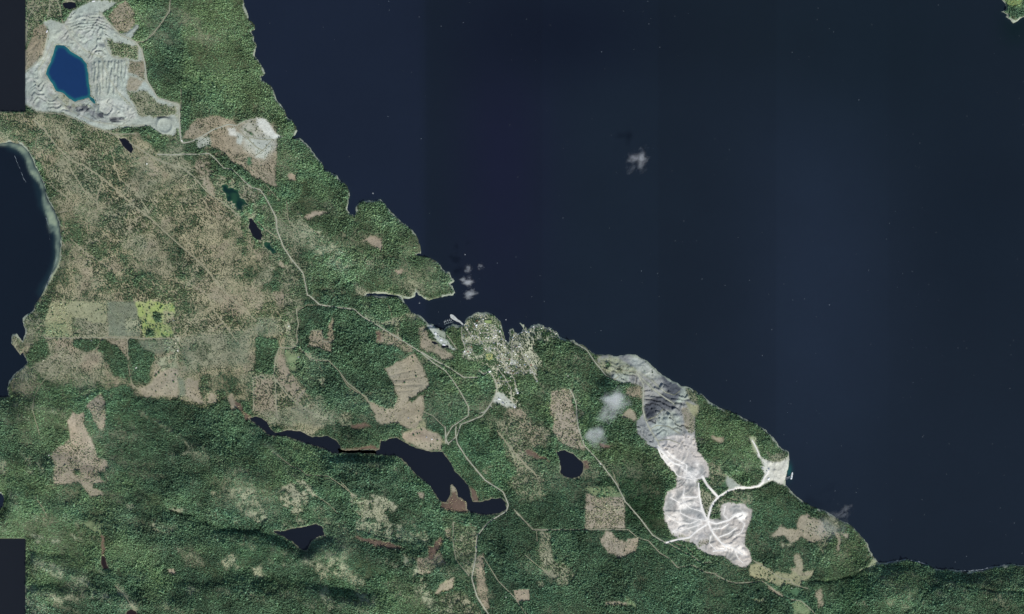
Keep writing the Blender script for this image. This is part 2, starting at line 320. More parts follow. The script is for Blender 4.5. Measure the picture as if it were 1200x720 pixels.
# village, works and beach front
vil = '542 381 548 372 556 368 564 366 574 368 582 373 587 382 590 392 594 402 597 404 598 392 603 392 610 380 625 380 640 383 654 390 650 397 640 400 628 397 624 410 630 415 636 425 635 432 630 436 629 446 620 436 608 444 604 456 606 464 611 474 604 479 592 478 585 472 577 471 581 458 578 440 574 432 567 430 558 424 548 421 541 418 545 405 540 395'
area('v', '_', vil, 1)
area('f', 'Q', '500 432 560 425 620 430 640 500 600 560 545 525 520 470', 1)
area('fd', 'R', '0 420 30 330 60 240 100 270 90 330 140 370 160 440 120 520 60 500', 2, amt=.7)
area('s3', 'R', '380 80 450 120 500 200 470 300 430 400 350 380 370 250', 2, amt=.5)
area('i', 'R', '140 602 190 500 250 500 290 560 330 600 400 640 372 665 345 640 280 655 200 612', 1)
area('i', 'R', '370 450 400 460 412 520 385 530', 1); area('i', 'R', '320 170 380 200 370 240 330 225', 1)
area('i', 'Q', '0 185 62 190 100 240 170 330 245 400 340 490 300 482 240 450 180 440 120 380 60 300 0 230', 1)
area('g2', 'Q', '655 530 690 510 745 520 750 590 720 605 662 592', 0, False); area('g2', 'Q', '640 140 740 140 735 188 650 188', 0, False)
area('s2', 'Z', '180 100 250 95 310 150 330 190 260 190 190 150', 2); area('s3', 'Z', '190 140 400 180 440 235 450 300 300 350 400 560 380 590 250 610 180 560 230 400 120 245 60 190', 4)
area('s2', 'Z', '150 240 200 260 300 420 380 560 350 570 260 470 180 350', 4, amt=.6); area('s2', 'Z', '230 160 330 190 430 250 420 330 330 330 260 300', 4, amt=.6)
area('p', 'Z', '283 350 330 350 390 385 430 415 380 402 300 378', 1); area('p', 'Z', '622 398 665 418 672 450 642 480 630 450', 1); area('p', 'Z', '725 305 798 310 790 342 740 335', 1)
area('rb', 'Z', '28 470 85 430 88 500 60 500', 1); area('b2', 'Z', '130 245 160 260 220 370 300 460 370 560 350 550 260 450 190 370', 2, amt=.35)
area('c1', 'Z', '440 0 520 -30 560 -10 580 60 600 180 620 280 650 340 620 340 560 320 480 300 455 240 438 120', 1)
area('rb', 'Z', '585 10 620 70 635 130 610 150 600 80', 1)
area('c', 'Z', '855 130 900 100 940 150 950 210 900 180', 1); area('c', 'Z', '855 180 872 180 872 225 855 210', 1)
area('g2', 'O', '345 135 480 120 530 180 480 170 380 170', 2); area('c1', 'O', '345 150 400 168 530 170 530 320 342 318', 1, False)
area('c1', 'O', '440 325 480 350 520 375 590 365 592 400 560 440 545 440 500 460 440 420 410 380', 1)
area('s3', 'O', '130 335 190 340 190 480 240 470 300 530 240 595 200 560 130 500', 1); area('s3', 'O', '20 0 120 10 180 90 120 180 40 200 0 120', 5, amt=.7)
area('c3', 'O', '5 605 83 602 83 655 20 655', 0, False); area('c', 'O', '430 655 500 655 540 660 540 672 440 674', 1)
area('g2', 'O', '535 630 560 645 590 690 540 675', 1); area('s3', 'O', '120 560 150 570 150 590 125 595', 1)
# south-east quarry
area('qg', 'W', '100 95 200 105 280 90 380 120 450 190 520 230 600 270 640 310 690 350 710 400 770 450 775 500 740 520 750 600 745 680 760 740 600 800 480 760 420 730 330 640 330 560 390 500 380 420 370 310 260 290 160 262 100 200 60 170 60 120', 1)
area('b2', 'W', '60 120 200 110 230 130 330 180 340 230 240 260 130 210', 2, amt=.6)
area('i', 'W', '280 120 350 110 450 190 520 235 470 270 380 240 340 200', 2, amt=.7)
area('f', 'W', '95 150 145 155 145 190 100 185', 1); area('s3', 'W', '195 180 245 180 245 225 200 215', 1)
area('f', 'W', '0 90 80 200 160 265 250 320 330 390 380 430 360 500 340 560 330 640 400 715 0 715', 1)
area('rb', 'W', '60 90 140 95 160 260 120 235 40 150', 1); area('q', 'W', '160 225 280 235 275 285 240 298 165 262', 1)
area('s2', 'W', '250 325 368 318 370 400 300 395 262 375', 2); area('c', 'W', '235 510 290 460 340 540 320 560 280 545 240 540', 1)
area('d', 'W', '505 250 560 255 640 310 700 395 620 440 590 480 470 490 440 560 405 560 385 470 430 420 500 385 545 340', 2)
area('dd', 'W', '385 460 440 400 500 390 470 440 455 560 410 580', 2, amt=.8)
area('q', 'W', '650 330 700 350 710 400 640 430 600 440 640 380', 2); area('q', 'W', '480 520 600 480 650 560 640 640 560 660 520 690 440 610', 3, amt=.7)
area('s2', 'W', '640 480 700 480 738 530 738 655 700 640 665 560', 1, amt=.8); area('c2', 'W', '690 425 775 455 770 510 738 528 700 480', 1)
area('s3', 'W', '680 330 760 360 780 440 720 420 700 370', 2); area('dd', 'W', '755 670 800 680 830 715 760 715', 2, amt=.6)
area('wp', 'X', '50 10 100 -40 250 -60 280 40 330 100 345 190 300 190 270 215 300 330 330 420 420 430 400 400 400 350 440 328 540 335 582 372 577 420 545 500 540 565 572 610 577 660 540 695 480 682 420 632 350 632 270 592 245 560 200 547 130 512 95 442 78 362 98 275 155 242 150 172 100 112', 1)
area('w', 'X', '50 10 110 60 200 70 300 110 340 190 270 215 280 330 320 420 250 500 130 500 95 430 85 360 110 280 160 240 150 170 100 110', 2, amt=.6, rough=10, thr=-.02)
area('qg', 'X', '50 10 110 60 200 70 300 110 340 190 270 215 280 330 320 420 250 500 130 500 95 430 85 360 110 280 160 240 150 170 100 110', 2, amt=.8, rough=7, thr=.03)
area('qg', 'X', '350 440 480 335 582 372 577 420 545 500 540 565 480 682 420 632 300 590', 2, amt=.75, rough=7, thr=.03)
area('w', 'X', '470 400 560 390 545 430 510 430 490 410', 1); area('w', 'X', '360 590 440 560 520 570 560 640 520 620 440 605', 2, amt=.7)
area('rb', 'X', '120 500 210 520 260 560 200 548 130 515', 1, amt=.7); area('s2', 'X', '280 540 340 535 350 560 300 570', 2, amt=.7)
area('s3', 'X', '300 235 345 290 378 305 350 400 325 400 300 330 290 260', 1); area('s3', 'X', '390 320 460 300 540 330 440 325 400 345 395 400 360 400', 1)
area('gd', 'X', '400 180 440 180 440 250 400 245', 1); area('rb', 'X', '430 170 540 240 600 330 540 330 470 290 450 260', 1, amt=.7)
area('q', 'X', '440 180 480 200 520 240 450 255 435 220', 1)
area('s3', 'X', '350 110 420 150 430 190 380 260 340 220', 2)
# loading ground by the pier
area('w2', 'S', '165 45 230 30 232 100 262 160 280 215 320 250 400 285 440 300 530 285 610 235 640 240 640 500 590 560 500 542 430 512 380 525 270 592 50 600 0 610 0 575 250 570 305 530 340 445 290 350 325 345 300 265 265 240 235 150 215 75', 1)
area('rb', 'S', '340 190 420 220 520 190 560 170 640 190 640 240 530 285 440 290 400 270 350 235', 1, amt=.8)
# south-east clearings
area('c', 'Y', '290 300 340 250 360 270 420 272 440 200 480 182 500 210 560 230 580 300 560 340 500 340 440 300 415 335 395 340 350 305 300 305', 1)
area('rb', 'Y', '330 345 400 335 385 365 330 362', 1); area('s3', 'Y', '540 180 600 190 660 240 640 280 600 300 580 360 540 400 530 340 580 300 560 230', 2)
area('c', 'Y', '612 282 650 290 646 380 622 390 632 330', 1); area('c', 'Y', '655 285 700 300 690 325 665 300', 1)
area('c2', 'Y', '180 460 215 445 290 482 380 508 400 492 370 478 415 472 412 412 440 412 450 492 512 480 502 515 442 548 440 577 400 562 330 570 240 540 175 515', 1)
area('c', 'Y', '370 478 415 472 412 412 440 412 450 492 512 480 500 510 440 515 400 500', 1, amt=.7)
area('gd', 'Y', '385 582 440 585 430 632 380 612', 1); area('g2', 'Y', '400 670 440 648 485 685 492 720 400 720', 1)
area('c3', 'Y', '268 568 300 580 350 620 355 636 328 632 290 592', 1); area('b2', 'Y', '185 640 250 628 262 640 200 658', 1); area('s2', 'Y', '520 590 552 590 535 700 525 650', 1)
area('b2', 'Y', '740 495 800 460 830 430 862 458 835 472 790 490', 1); area('s2', 'U', '0 590 12 590 12 680 0 680', 1)
area('b2', 'P', '300 182 320 182 330 240 315 235', 1); area('c', 'P', '190 180 230 190 225 205 200 200', 1)
# north-west quarry
area('s3', 'A', '117 -80 240 -80 235 0 210 100 180 110 120 230 117 0', 2)
area('s4', 'A', '120 250 150 170 180 110 215 120 222 180 215 250 150 310 117 345', 1)
area('q', 'A', '117 345 205 262 232 150 200 100 240 90 300 112 335 52 420 10 520 -10 560 15 500 50 480 62 530 130 560 160 640 200 672 235 690 380 740 460 842 490 852 665 832 600 822 640 760 632 700 592 600 600 500 612 430 590 300 532 170 520 117 490', 1)
area('s3', 'A', '215 -30 290 0 290 90 225 85', 1); area('s3', 'A', '300 -30 520 -30 640 -60 640 0 560 15 500 0 420 8 360 10 300 20', 1)
area('s4', 'A', '560 20 600 12 640 60 642 108 600 150 540 132 500 88 530 45', 1); area('q', 'A', '600 150 642 110 655 125 620 185 560 160', 1)
area('s3', 'A', '492 180 560 203 650 220 655 278 560 270 525 262', 1); area('s2', 'A', '610 288 680 290 690 372 605 342', 1); area('c', 'A', '605 365 680 372 640 425 600 430', 1)
area('s3', 'A', '600 432 640 430 690 430 740 480 830 505 830 545 745 545 650 548', 1)
area('rb', 'A', '200 355 245 400 300 440 350 480 440 500 430 520 320 500 250 420', 1, amt=.7)
area('dd', 'A', '305 498 350 490 420 510 480 535 580 552 590 568 510 572 440 545 350 525', 1, amt=.3)  # shade of the steep north-facing pit walls, painted into the ground colour
for s_ in ('350 498 410 493 425 522 360 526', '452 535 485 530 487 556 455 553', '510 550 580 548 590 566 520 573', '305 496 335 500 340 512 312 512', '735 546 775 544 790 552 740 556', '415 515 445 522 440 540 420 532'): area('dd', 'A', s_, 0, amt=.9)  # deeper spots of the same wall shade, painted as dark blobs
area('qg', 'A', '120 345 240 200 300 115 340 60 470 60 560 165 500 180 500 280 430 270 440 460 520 470 640 520 620 590 430 580 300 520 170 510 117 480', 1, amt=.6, rough=7, thr=.05)
area('w2', 'A', '120 345 240 200 300 115 340 60 470 60 560 165 500 180 500 280 600 290 600 460 640 520 620 590 430 580 300 520 170 510 117 480', 1, amt=.35, rough=5, thr=.08)
area('r', 'A', '250 450 300 440 340 470 300 480', 1, amt=.6)
area('rb', 'B', '0 480 40 490 45 560 0 545', 2, amt=.5)
area('w2', 'A', '520 460 600 480 650 560 560 545 480 530 450 480', 1, amt=.4)
area('s4', 'B', '95 590 130 560 200 545 240 555 320 580 400 555 470 575 500 640 490 660 490 720 440 700 230 700 190 690 190 640 100 660 60 655', 1)
area('s4', 'D', '190 0 495 0 495 240 470 238 390 190 330 140 300 130 230 60', 1)
area('c', 'B', '230 560 320 580 400 555 470 575 500 640 490 660 490 720 440 700 300 720 280 640', 4, amt=.7); area('i', 'B', '300 600 400 560 480 650 490 720 420 720 330 660', 4, amt=.45); area('i', 'D', '320 0 495 0 495 60 440 120 380 90', 4, amt=.4)
area('w2', 'B', '400 550 450 560 495 630 530 645 485 655 440 625 410 595', 1); area('w2', 'B', '265 600 300 600 312 640 280 635', 1)
area('i', 'B', '310 620 340 640 330 680 310 670', 1); area('i', 'D', '350 10 480 5 470 50 440 110 395 100 400 60', 1, amt=.7); area('i', 'B', '120 650 185 645 190 680 130 698', 1, amt=.7)
area('gd', 'D', '358 95 375 95 380 130 362 140', 1); area('f', 'B', '330 590 400 640 380 640', 1)
area('fd', 'B', '50 420 95 420 90 600 55 650', 1, amt=.8)
area('fl', 'V', '850 0 1080 0 1080 60 1040 90 900 50', 1); area('g', 'V', '890 0 1080 0 1060 70 900 40', 1, amt=.7); area('b', 'V', '890 180 940 190 990 225 1075 180 1090 190 990 245 960 252', 0); area('fd', 'V', '900 60 1080 90 1080 160 1000 190 920 130', 1)

# lakes: polygon, drop
LK = [('A', '265 212 300 215 330 240 385 275 405 300 415 370 425 440 415 458 385 462 350 478 325 465 290 435 265 425 240 385 215 350 225 320 240 285 250 245', 'pit', 'flooded quarry pit lake of deep blue water with a teal rim'),
 ('A', '420 456 440 462 456 490 440 488 418 468', 'teal', 'small teal pool at the south-east corner of the blue pit lake'),
 ('A', '563 650 585 650 612 668 628 700 615 718 590 700 570 668', 'dark', 'narrow black pond below the haul road on the north-west'),
 ('A', '295 18 325 10 352 15 352 38 322 42 300 34', 'dark', 'black oval pond at the top of the north-west quarry'),
 ('D', '236 230 262 222 275 242 296 250 316 262 326 285 352 302 358 315 340 322 332 345 318 345 305 320 292 306 266 300 258 270 242 252', 'green', 'jagged green pond in pale ground west of the road'),
 ('D', '366 380 380 382 412 428 434 462 425 488 402 484 384 458 366 430 370 405', 'dark', 'slim dark blue pond south-east of the green pond'),
 ('D', '430 492 470 500 478 525 500 545 480 548 440 515', 'green', 'small green pond below the slim dark pond'),
 ('K', '372 40 400 33 430 38 455 60 468 90 490 106 520 103 560 97 600 98 640 118 670 130 730 122 775 145 795 175 795 203 760 202 740 190 690 172 640 160 590 140 545 125 490 122 455 115 440 95 410 75 378 55', 'lake', 'long narrow navy lake in the valley on the left of centre'),
 ('K', '790 188 860 195 960 196 960 204 860 202 790 202', 'lake', 'thin channel joining the two long lakes'),
 ('M', '-10 92 145 90 150 55 180 50 212 45 240 60 290 85 340 97 385 95 400 115 420 140 435 170 460 195 485 225 492 255 500 285 530 290 575 278 610 275 628 290 632 318 600 330 560 337 500 330 484 315 482 290 450 268 438 232 425 220 415 228 418 262 405 290 385 288 365 265 340 225 310 200 280 175 245 135 215 112 150 105 0 98', 'lake', 'largest lake, boomerang shaped, with a brown marsh inside its bend'),
 ('_', '653 529 662 528 672 532 681 540 684 547 683 552 680 558 671 560.5 662 559 657 554 656 540', 'lake', 'round navy lake near the brown clearing'),
 ('L', '485 330 530 328 600 315 640 305 685 298 710 310 720 345 700 352 665 370 650 395 640 418 615 418 600 400 570 375 520 350', 'lake', 'triangular navy lake under the southern ridge'),
 ('J', '480 448 494 455 503 490 512 505 495 510 475 485', 'peat', 'small peat brown pond in the southern forest'),
 ('J', '600 702 620 692 645 705 650 740 590 740', 'peat', 'peaty pond at the bottom edge of the picture'),
 ('Q', '62 388 100 385 125 402 118 418 85 425 65 410', 'dark', 'upper dark settling pool beside the shore works'),
 ('Q', '155 428 200 432 240 430 240 458 205 462 165 450', 'dark', 'lower dark settling pool beside the shore works')]
area('p', 'M', '385 290 400 285 418 262 415 225 430 218 440 232 452 270 490 290 490 330 440 325 385 315', 1); area('p', 'M', '490 225 515 255 530 285 510 290 498 270', 1); area('c', 'M', '415 222 435 222 440 245 420 250', 1)
area('p', 'L', '860 350 960 380 960 400 880 372', 1)

# ------------------------------------------------------------------ relief
ca, sa = math.cos(math.radians(24)), math.sin(math.radians(24))
U_ = gx * ca + gy * sa; V_ = -gx * sa + gy * ca       # along / across the grain of the hills
hilly = sstep(440, 540, gy - 0.10 * gx + 40)
hilly = np.maximum(hilly * (1 - sstep(500, 640, gx) * (1 - sstep(960, 1040, gx)) * .7), 0.16)
H = 18 + 55 * (fbm(gx, gy, 120, 3, 3) + .3) + 26 * fbm(gx, gy, 34, 5, 4)
H = H + hilly * (150 * (0.5 - np.abs(fbm(U_ / 2.2, V_, 50, 31, 4, .4) * 2)) + 40 * fbm(U_ / 1.6, V_, 15, 37, 3))
H = H + 9 * fbm(U_ / 1.4, V_, 9, 41, 3)
def ridge(t, s, h, w):
    d = polydist(pts(t, s), w * 2.6, False); return h * (np.exp(-(d / w) ** 2) - math.exp(-6.76))
H = H + ridge('_', '40 480 140 492 220 520 330 565 400 560 460 570 500 590', 90, 24)
H = H + ridge('_', '10 590 120 620 220 645 330 655 440 650 520 665', 90, 20)
H = H + ridge('_', '60 700 200 710 330 700 450 720', 80, 20)
H = H - ridge('_', '270 668 330 675 400 690 520 700', 50, 9) - ridge('_', '180 592 250 618 320 622', 40, 7)
H = H + ridge('_', '235 692 290 693 350 701 430 715', 66, 14) + ridge('_', '190 606 250 624 320 641 400 648', 42, 12) + ridge('_', '20 658 100 664 170 676', 38, 11) + ridge('_', '150 590 240 560 300 556', 34, 16)
H = H + ridge('_', '40 694 130 702 200 712', 50, 9) + ridge('_', '430 655 500 668 560 664', 34, 10) + ridge('_', '960 690 1010 706 1060 700', 70, 12)
H = H + ridge('_', '1040 690 1080 705 1130 720', 110, 22) + ridge('_', '1110 690 1160 700 1230 705', 70, 18)
H = H + ridge('_', '330 240 380 270 440 300 500 320', 30, 25)
RAV = [('U', '0 548 90 545 180 512 240 480 300 470', 22, 1.8), ('U', '1080 600 900 590 770 572 680 528 620 560 545 610 520 660 450 700', 26, 2.0),
 ('c', '0 350 50 310 110 290 150 345', 16, 1.8), ('b', '430 355 500 360 580 345 640 300 690 285 730 310', 18, 1.8), ('b', '600 55 700 75', 14, 1.5), ('b', '440 195 540 215 570 185', 14, 1.5),
 ('b', '730 190 800 100', 14, 1.5), ('b', '750 435 760 400 860 400 960 415', 16, 1.8), ('c', '160 400 300 405 440 430', 14, 2),
 ('b', '300 500 370 470 480 480 610 480', 14, 1.5), ('b', '300 640 360 600 370 560', 12, 1.5), ('O', '0 230 100 190 180 150', 14, 3),
 ('Y', '515 500 530 400 560 365 620 355', 16, 1.6), ('Y', '520 545 560 550 640 535', 14, 1.6), ('K', '0 475 110 500 250 560', 30, 3), ('K', '200 570 330 565 480 575', 26, 3),
 ('I', '600 350 660 380 760 450 860 485 960 500', 22, 2.5), ('J', '110 425 200 435 330 445 380 480', 22, 3), ('J', '20 180 100 180 160 200', 12, 2),
 ('R', '590 310 680 290 760 330', 12, 1.5), ('R', '600 110 700 50 850 30', 12, 1.5), ('N', '110 210 180 165 280 170', 10, 1.5), ('M', '440 350 560 335 600 345', 12, 1.6),
 ('P', '500 590 480 620 700 600', 14, 1.8), ('U', '0 100 -5 130', 1, 1), ('A', '310 510 400 520 470 548 585 562', 34, 2.4), ('A', '545 152 600 150 640 110', 16, 1.6),
 ('A', '120 250 180 200 160 110', 10, 1.6), ('A', '735 552 770 550 790 552', 14, 1.6), ('D', '240 320 340 400 410 500', 12, 1.5), ('G', '120 345 190 390 210 405', 8, 1.4),
 ('S', '30 605 200 612 300 590 430 520', 26, 1.6), ('W', '160 160 260 155 330 125', 20, 1.5), ('W', '470 490 580 470 640 440 710 400', 24, 1.5), ('W', '385 460 400 540 440 570', 20, 2)]
for t_, s_, h_, w_ in RAV: H = H - ridge(t_, s_, h_, w_)
# worked ground: benches
def saw(mask, F, spacing, rise, sharp=.12):
    """cut benches: ground climbs gently along F, then drops at a scarp every `spacing` cells; scarps come and go"""
    fr = F / spacing - np.floor(F / spacing)
    lvl = np.floor(F / spacing); amp = np.clip(.35 + 2.6 * (vnoise(gx / 17. + 40, gy / 17. + lvl * 7.3 + 90, 213)) - .55, 0, 1.25)
    return blur(mask.astype(np.float32), 2) * rise * amp * (fr / (1 - sharp) * (fr < 1 - sharp) + (1 - sstep(1 - sharp, 1, fr)) * (fr >= 1 - sharp) - .4)
m1 = inside(pts('W', '120 100 280 95 370 130 450 190 520 230 600 270 640 310 690 350 710 400 690 440 640 480 660 560 740 660 780 740 600 800 480 760 430 720 330 650 330 600 390 600 380 300 280 290 150 262 100 180'))
basin = box(m1.astype(np.float32), 12); H = H * (1 - .75 * basin) + .75 * basin * (34 + 30 * fbm(gx, gy, 40, 231, 2))
F1 = -.62 * (gy - 400) + 44 * fbm(gx, gy, 24, 61, 3) + 13 * fbm(gx, gy, 8, 63, 3) + .35 * (gx - 700)
H = H + saw(m1, F1, 8.5, 40, .10)
m2 = inside(pts('X', '60 10 280 -20 330 100 340 190 270 215 300 400 330 430 440 420 480 350 570 350 560 480 540 560 570 650 520 680 340 600 250 540 130 500 90 360 110 280 160 240 150 170'))
basin = box(m2.astype(np.float32), 8); H = H * (1 - .7 * basin) + .7 * basin * (40 + 26 * fbm(gx, gy, 36, 233, 2))
F2 = 50 * fbm(gx, gy, 24, 67, 3) - .2 * (gy - 560) + 4 * fbm(gx, gy, 7, 69, 3)
H = H + saw(m2, F2, 7.0, 13, .10)
m3 = inside(pts('A', '120 345 240 200 300 115 340 60 470 60 560 165 500 180 500 280 430 270 440 460 520 470 640 520 620 590 430 580 300 520 170 510 117 480'))
dp = polydist(pts(*LK[0][:2]), 40, True); basin = box(m3.astype(np.float32), 5); H = H * (1 - basin) + basin * (12 + dp * 1.0 + 10 * fbm(gx, gy, 20, 71, 3))
F3 = -gy * .6 - gx * .2 + 40 * fbm(gx, gy, 20, 77, 3) + 11 * fbm(gx, gy, 7, 78, 3)
H = H + saw(m3, F3, 8.5, 26, .10) * sstep(1, 5, dp)
arc = inside(pts('a', '350 170 400 120 560 90 640 130 700 200 560 240 440 210 380 200'))   # curved terraces above the pit
F3b = np.hypot(gx - 103, (gy - 64) * 1.25) + 6 * fbm(gx, gy, 9, 73, 3)
H = H + saw(arc, F3b, 4.2, 22, .2)
wr = blur(inside(pts('A', '428 292 600 285 602 330 575 440 540 452 490 452 435 440')).astype(np.float32), 1)   # windrows of spoil
ph = (gx + 7 * fbm(gx, gy * .7, 9, 79, 3)) / 4.4; ph = ph - np.floor(ph)
H = H + wr * 26 * (sstep(0, .75, ph) - sstep(.85, 1, ph)) * sstep(-.14, -.06, fbm(gx * 2.5, gy, 9, 83, 2))
for s_, r_ in (('400 310', 3.2), ('485 312', 3.4), ('535 437', 2.6), ('460 400', 2.2), ('510 500', 2.2), ('560 370', 1.8)):   # heaps of stone at the loading ground
    (cx, cy), = pts('S', s_); d_ = np.hypot(gx - cx, gy - cy); H = H + np.clip(1 - d_ / r_, 0, 1) * 20
(cx, cy), = pts('A', '775 590'); d_ = np.hypot((gx - cx), (gy - cy)); H = H + 16 * np.exp(-((d_ - 9) / 1.8) ** 2) * (gx < cx + 12)
for s_ in ('225 400 290 385 360 372', '228 428 300 420 385 405', '250 452 320 445 380 440', '240 420 270 418', '260 478 330 470 370 462'): H = H - ridge('H', s_, 7, .9)
rug = box(np.maximum(m1, np.maximum(m2, m3)).astype(np.float32), 2)
H = H + rug * 4 * fbm(gx, gy, 3.2, 321, 2, .7)
H = np.maximum(H, 4)
# flattening toward the sea
H = np.where(land > 0, 2 + np.clip(land, 0, 1.6) * 4 + (H - 4) * sstep(.5, 16, land), -3 + np.clip(land, -4, 0) * 6)
cliff = 9 * sstep(0.3, 2.2, land) * (land > 0) * (fbm(gx, gy, 16, 91, 2) > -.05) * (1 - sstep(3, 16, land)); H = H + cliff
# lakes
LAKES = []
for t_, s_, kind, lab in LK:
    p_ = pts(t_, s_); s = sdf(p_, 16)
    if kind in ('green', 'dark', 'teal', 'peat'): s = s + (4.5 if kind == 'green' else 2.4) * fbm(gx, gy, 3.6, 351, 2, .6) * np.clip(1 + s / 6, 0, 1)
    if kind == 'lake': s = s + 2.2 * fbm(gx, gy, 5, 353, 3, .6) * np.clip(1 + s / 6, 0, 1)
    near = (s > -1) & (s < 1.2); lvl = float(np.percentile(H[near], 20)) if near.any() else 10
    if kind == 'pit': lvl = 8.0
    if kind == 'lake' and t_ in 'KM' and LAKES and LAKES[-1][2] == 'lake' and 'lake' in lab and t_ != 'L': lvl = LAKES[-1][1]
    if lab.startswith('thin'): lvl = LAKES[-1][1]
    lvl = max(lvl, 5)
    prev = np.max([l[0] for l in LAKES], axis=0) if LAKES else np.full_like(s, -99)
    out = np.clip(-s, 0, 16)
    k = sstep(0, 14, out) if kind in ('lake', 'pit') else sstep(0, 5, out)
    base = np.maximum(H, lvl + 1.5) if kind != 'pit' else np.maximum(H, lvl + 1)
    H = np.where((s > -16) & ((s > 0) | (prev < -1.5)), np.where(s > 0, lvl - np.clip(s, 0, 3) * 5, np.where(out < 15.9, (lvl + np.clip(out, 0, 1) * 2.5) * (1 - k) + base * k, H)), H)
    LAKES.append((s, lvl, kind, lab))
LAKEMAX = np.max([l[0] for l in LAKES], axis=0)
H = H.astype(np.float32)
crest = sstep(5, 16, H - box(H, 7)) * hilly * (land > 6) * (LAKEMAX < -3)
m_ = (crest * .55)[..., None] * sstep(-.1, .15, fbm(gx, gy, 8, 341, 3, .7))[..., None] * (PAR[..., :1] > .7); g_, f_, p_ = setcls('r'); GROUND[:] = GROUND * (1 - m_) + g_ * m_; FOL[:] = FOL * (1 - m_) + f_ * m_; PAR[:] = PAR * (1 - m_) + p_ * m_

# ------------------------------------------------------------------ shores, water tint
rocky = (land > -3) & (land < 1.3 + 5 * fbm(gx, gy, 8, 101, 3)) & (fbm(gx, gy, 12, 103, 3) > -.12)
keep = (gx > 31) | ((gy > 160) & (gy < 600))
paint('b', rocky & keep, 0, .8)
bayline = polydist(pts('_', '12 172 27 178 35 190 44 212 50 240 58 252 65 270 67 290 66 308 58 325 48 343'), 9)
paint('b2', (bayline < 4.2) & (gx < 80) & (land > -4), 1); paint('b', (bayline < 2.6) & (gx < 80) & (land > -4), 1, .6)
for p_ in ('270 470 275 510', ):
    pass
TREEOK = (land > 1.0 + np.clip(5 * fbm(gx, gy, 8, 101, 3), 0, 1.6)) & (LAKEMAX < -0.7) & ~((bayline < 4.0) & (gx < 80) & (land < 5))
lakeedge = (LAKEMAX > -1.6) & (LAKEMAX <= 0); paint('s3', lakeedge, 0, .5)

# ------------------------------------------------------------------ materials
MATS = {}
def nt(m): m.use_nodes = True; return m.node_tree.nodes, m.node_tree.links, m.node_tree.nodes['Principled BSDF']
def mat(name, rgb, rough=.85, vary=.18, scale=.08, spec=.2, metal=0):
    m = bpy.data.materials.new(name); n, l, b = nt(m)
    tc = n.new('ShaderNodeTexCoord'); no = n.new('ShaderNodeTexNoise'); no.inputs['Scale'].default_value = scale; no.inputs['Detail'].default_value = 5
    l.new(tc.outputs['Object'], no.inputs['Vector'])
    r = n.new('ShaderNodeValToRGB'); c = lin(rgb) * .86
    r.color_ramp.elements[0].position = .3; r.color_ramp.elements[1].position = .7
    r.color_ramp.elements[0].color = (*(c * (1 - vary)), 1); r.color_ramp.elements[1].color = (*(np.minimum(c * (1 + vary), .95)), 1)
    l.new(no.outputs[0], r.inputs[0]); l.new(r.outputs[0], b.inputs['Base Color'])
    b.inputs['Roughness'].default_value = rough; b.inputs['Specular IOR Level'].default_value = spec; b.inputs['Metallic'].default_value = metal
    MATS[name] = m; return m
def attr_mat(name, rough, spec, scales=(), bump=None, ior=1.45):
    m = bpy.data.materials.new(name); n, l, b = nt(m)
    a = n.new('ShaderNodeAttribute'); a.attribute_name = 'tint'; cur = a.outputs['Color']
    tc = n.new('ShaderNodeTexCoord')
    for sc, amt in scales:
        no = n.new('ShaderNodeTexNoise'); no.inputs['Scale'].default_value = sc; no.inputs['Detail'].default_value = 4; no.inputs['Roughness'].default_value = .65
        l.new(tc.outputs['Object'], no.inputs['Vector'])
        mr = n.new('ShaderNodeMapRange'); mr.inputs[1].default_value = .28; mr.inputs[2].default_value = .72; mr.inputs[3].default_value = 1 - amt; mr.inputs[4].default_value = 1 + amt
        l.new(no.outputs[0], mr.inputs[0]); vm = n.new('ShaderNodeVectorMath'); vm.operation = 'SCALE'
        l.new(cur, vm.inputs[0]); l.new(mr.outputs[0], vm.inputs['Scale']); cur = vm.outputs[0]
    l.new(cur, b.inputs['Base Color'])
    b.inputs['Roughness'].default_value = rough; b.inputs['Specular IOR Level'].default_value = spec; b.inputs['IOR'].default_value = ior
    if bump:
        no = n.new('ShaderNodeTexNoise'); no.inputs['Scale'].default_value = bump[0]; no.inputs['Detail'].default_value = 6
        l.new(tc.outputs['Object'], no.inputs['Vector']); bp = n.new('ShaderNodeBump'); bp.inputs['Strength'].default_value = bump[2]; bp.inputs['Distance'].default_value = bump[1]
        l.new(no.outputs[0], bp.inputs['Height']); l.new(bp.outputs[0], b.inputs['Normal'])
    return m
M_ground = attr_mat('ground_cover', .95, .1, ((.012, .12), (.06, .22)), (.05, 6, .6))
M_leaf = attr_mat('foliage', .8, .15, ((.15, .25),))
M_water = attr_mat('water', .22, .5, ((.0012, .05), (.02, .03)), (.03, .6, .3), 1.33)
M_road = mat('pale_gravel', (158, 161, 146), .9, .15); M_road2 = mat('white_gravel', (228, 226, 220), .9, .08)
M_track = mat('dirt_track', (142, 143, 124), .95, .2); M_track2 = mat('faint_track', (140, 139, 117), .95, .25)

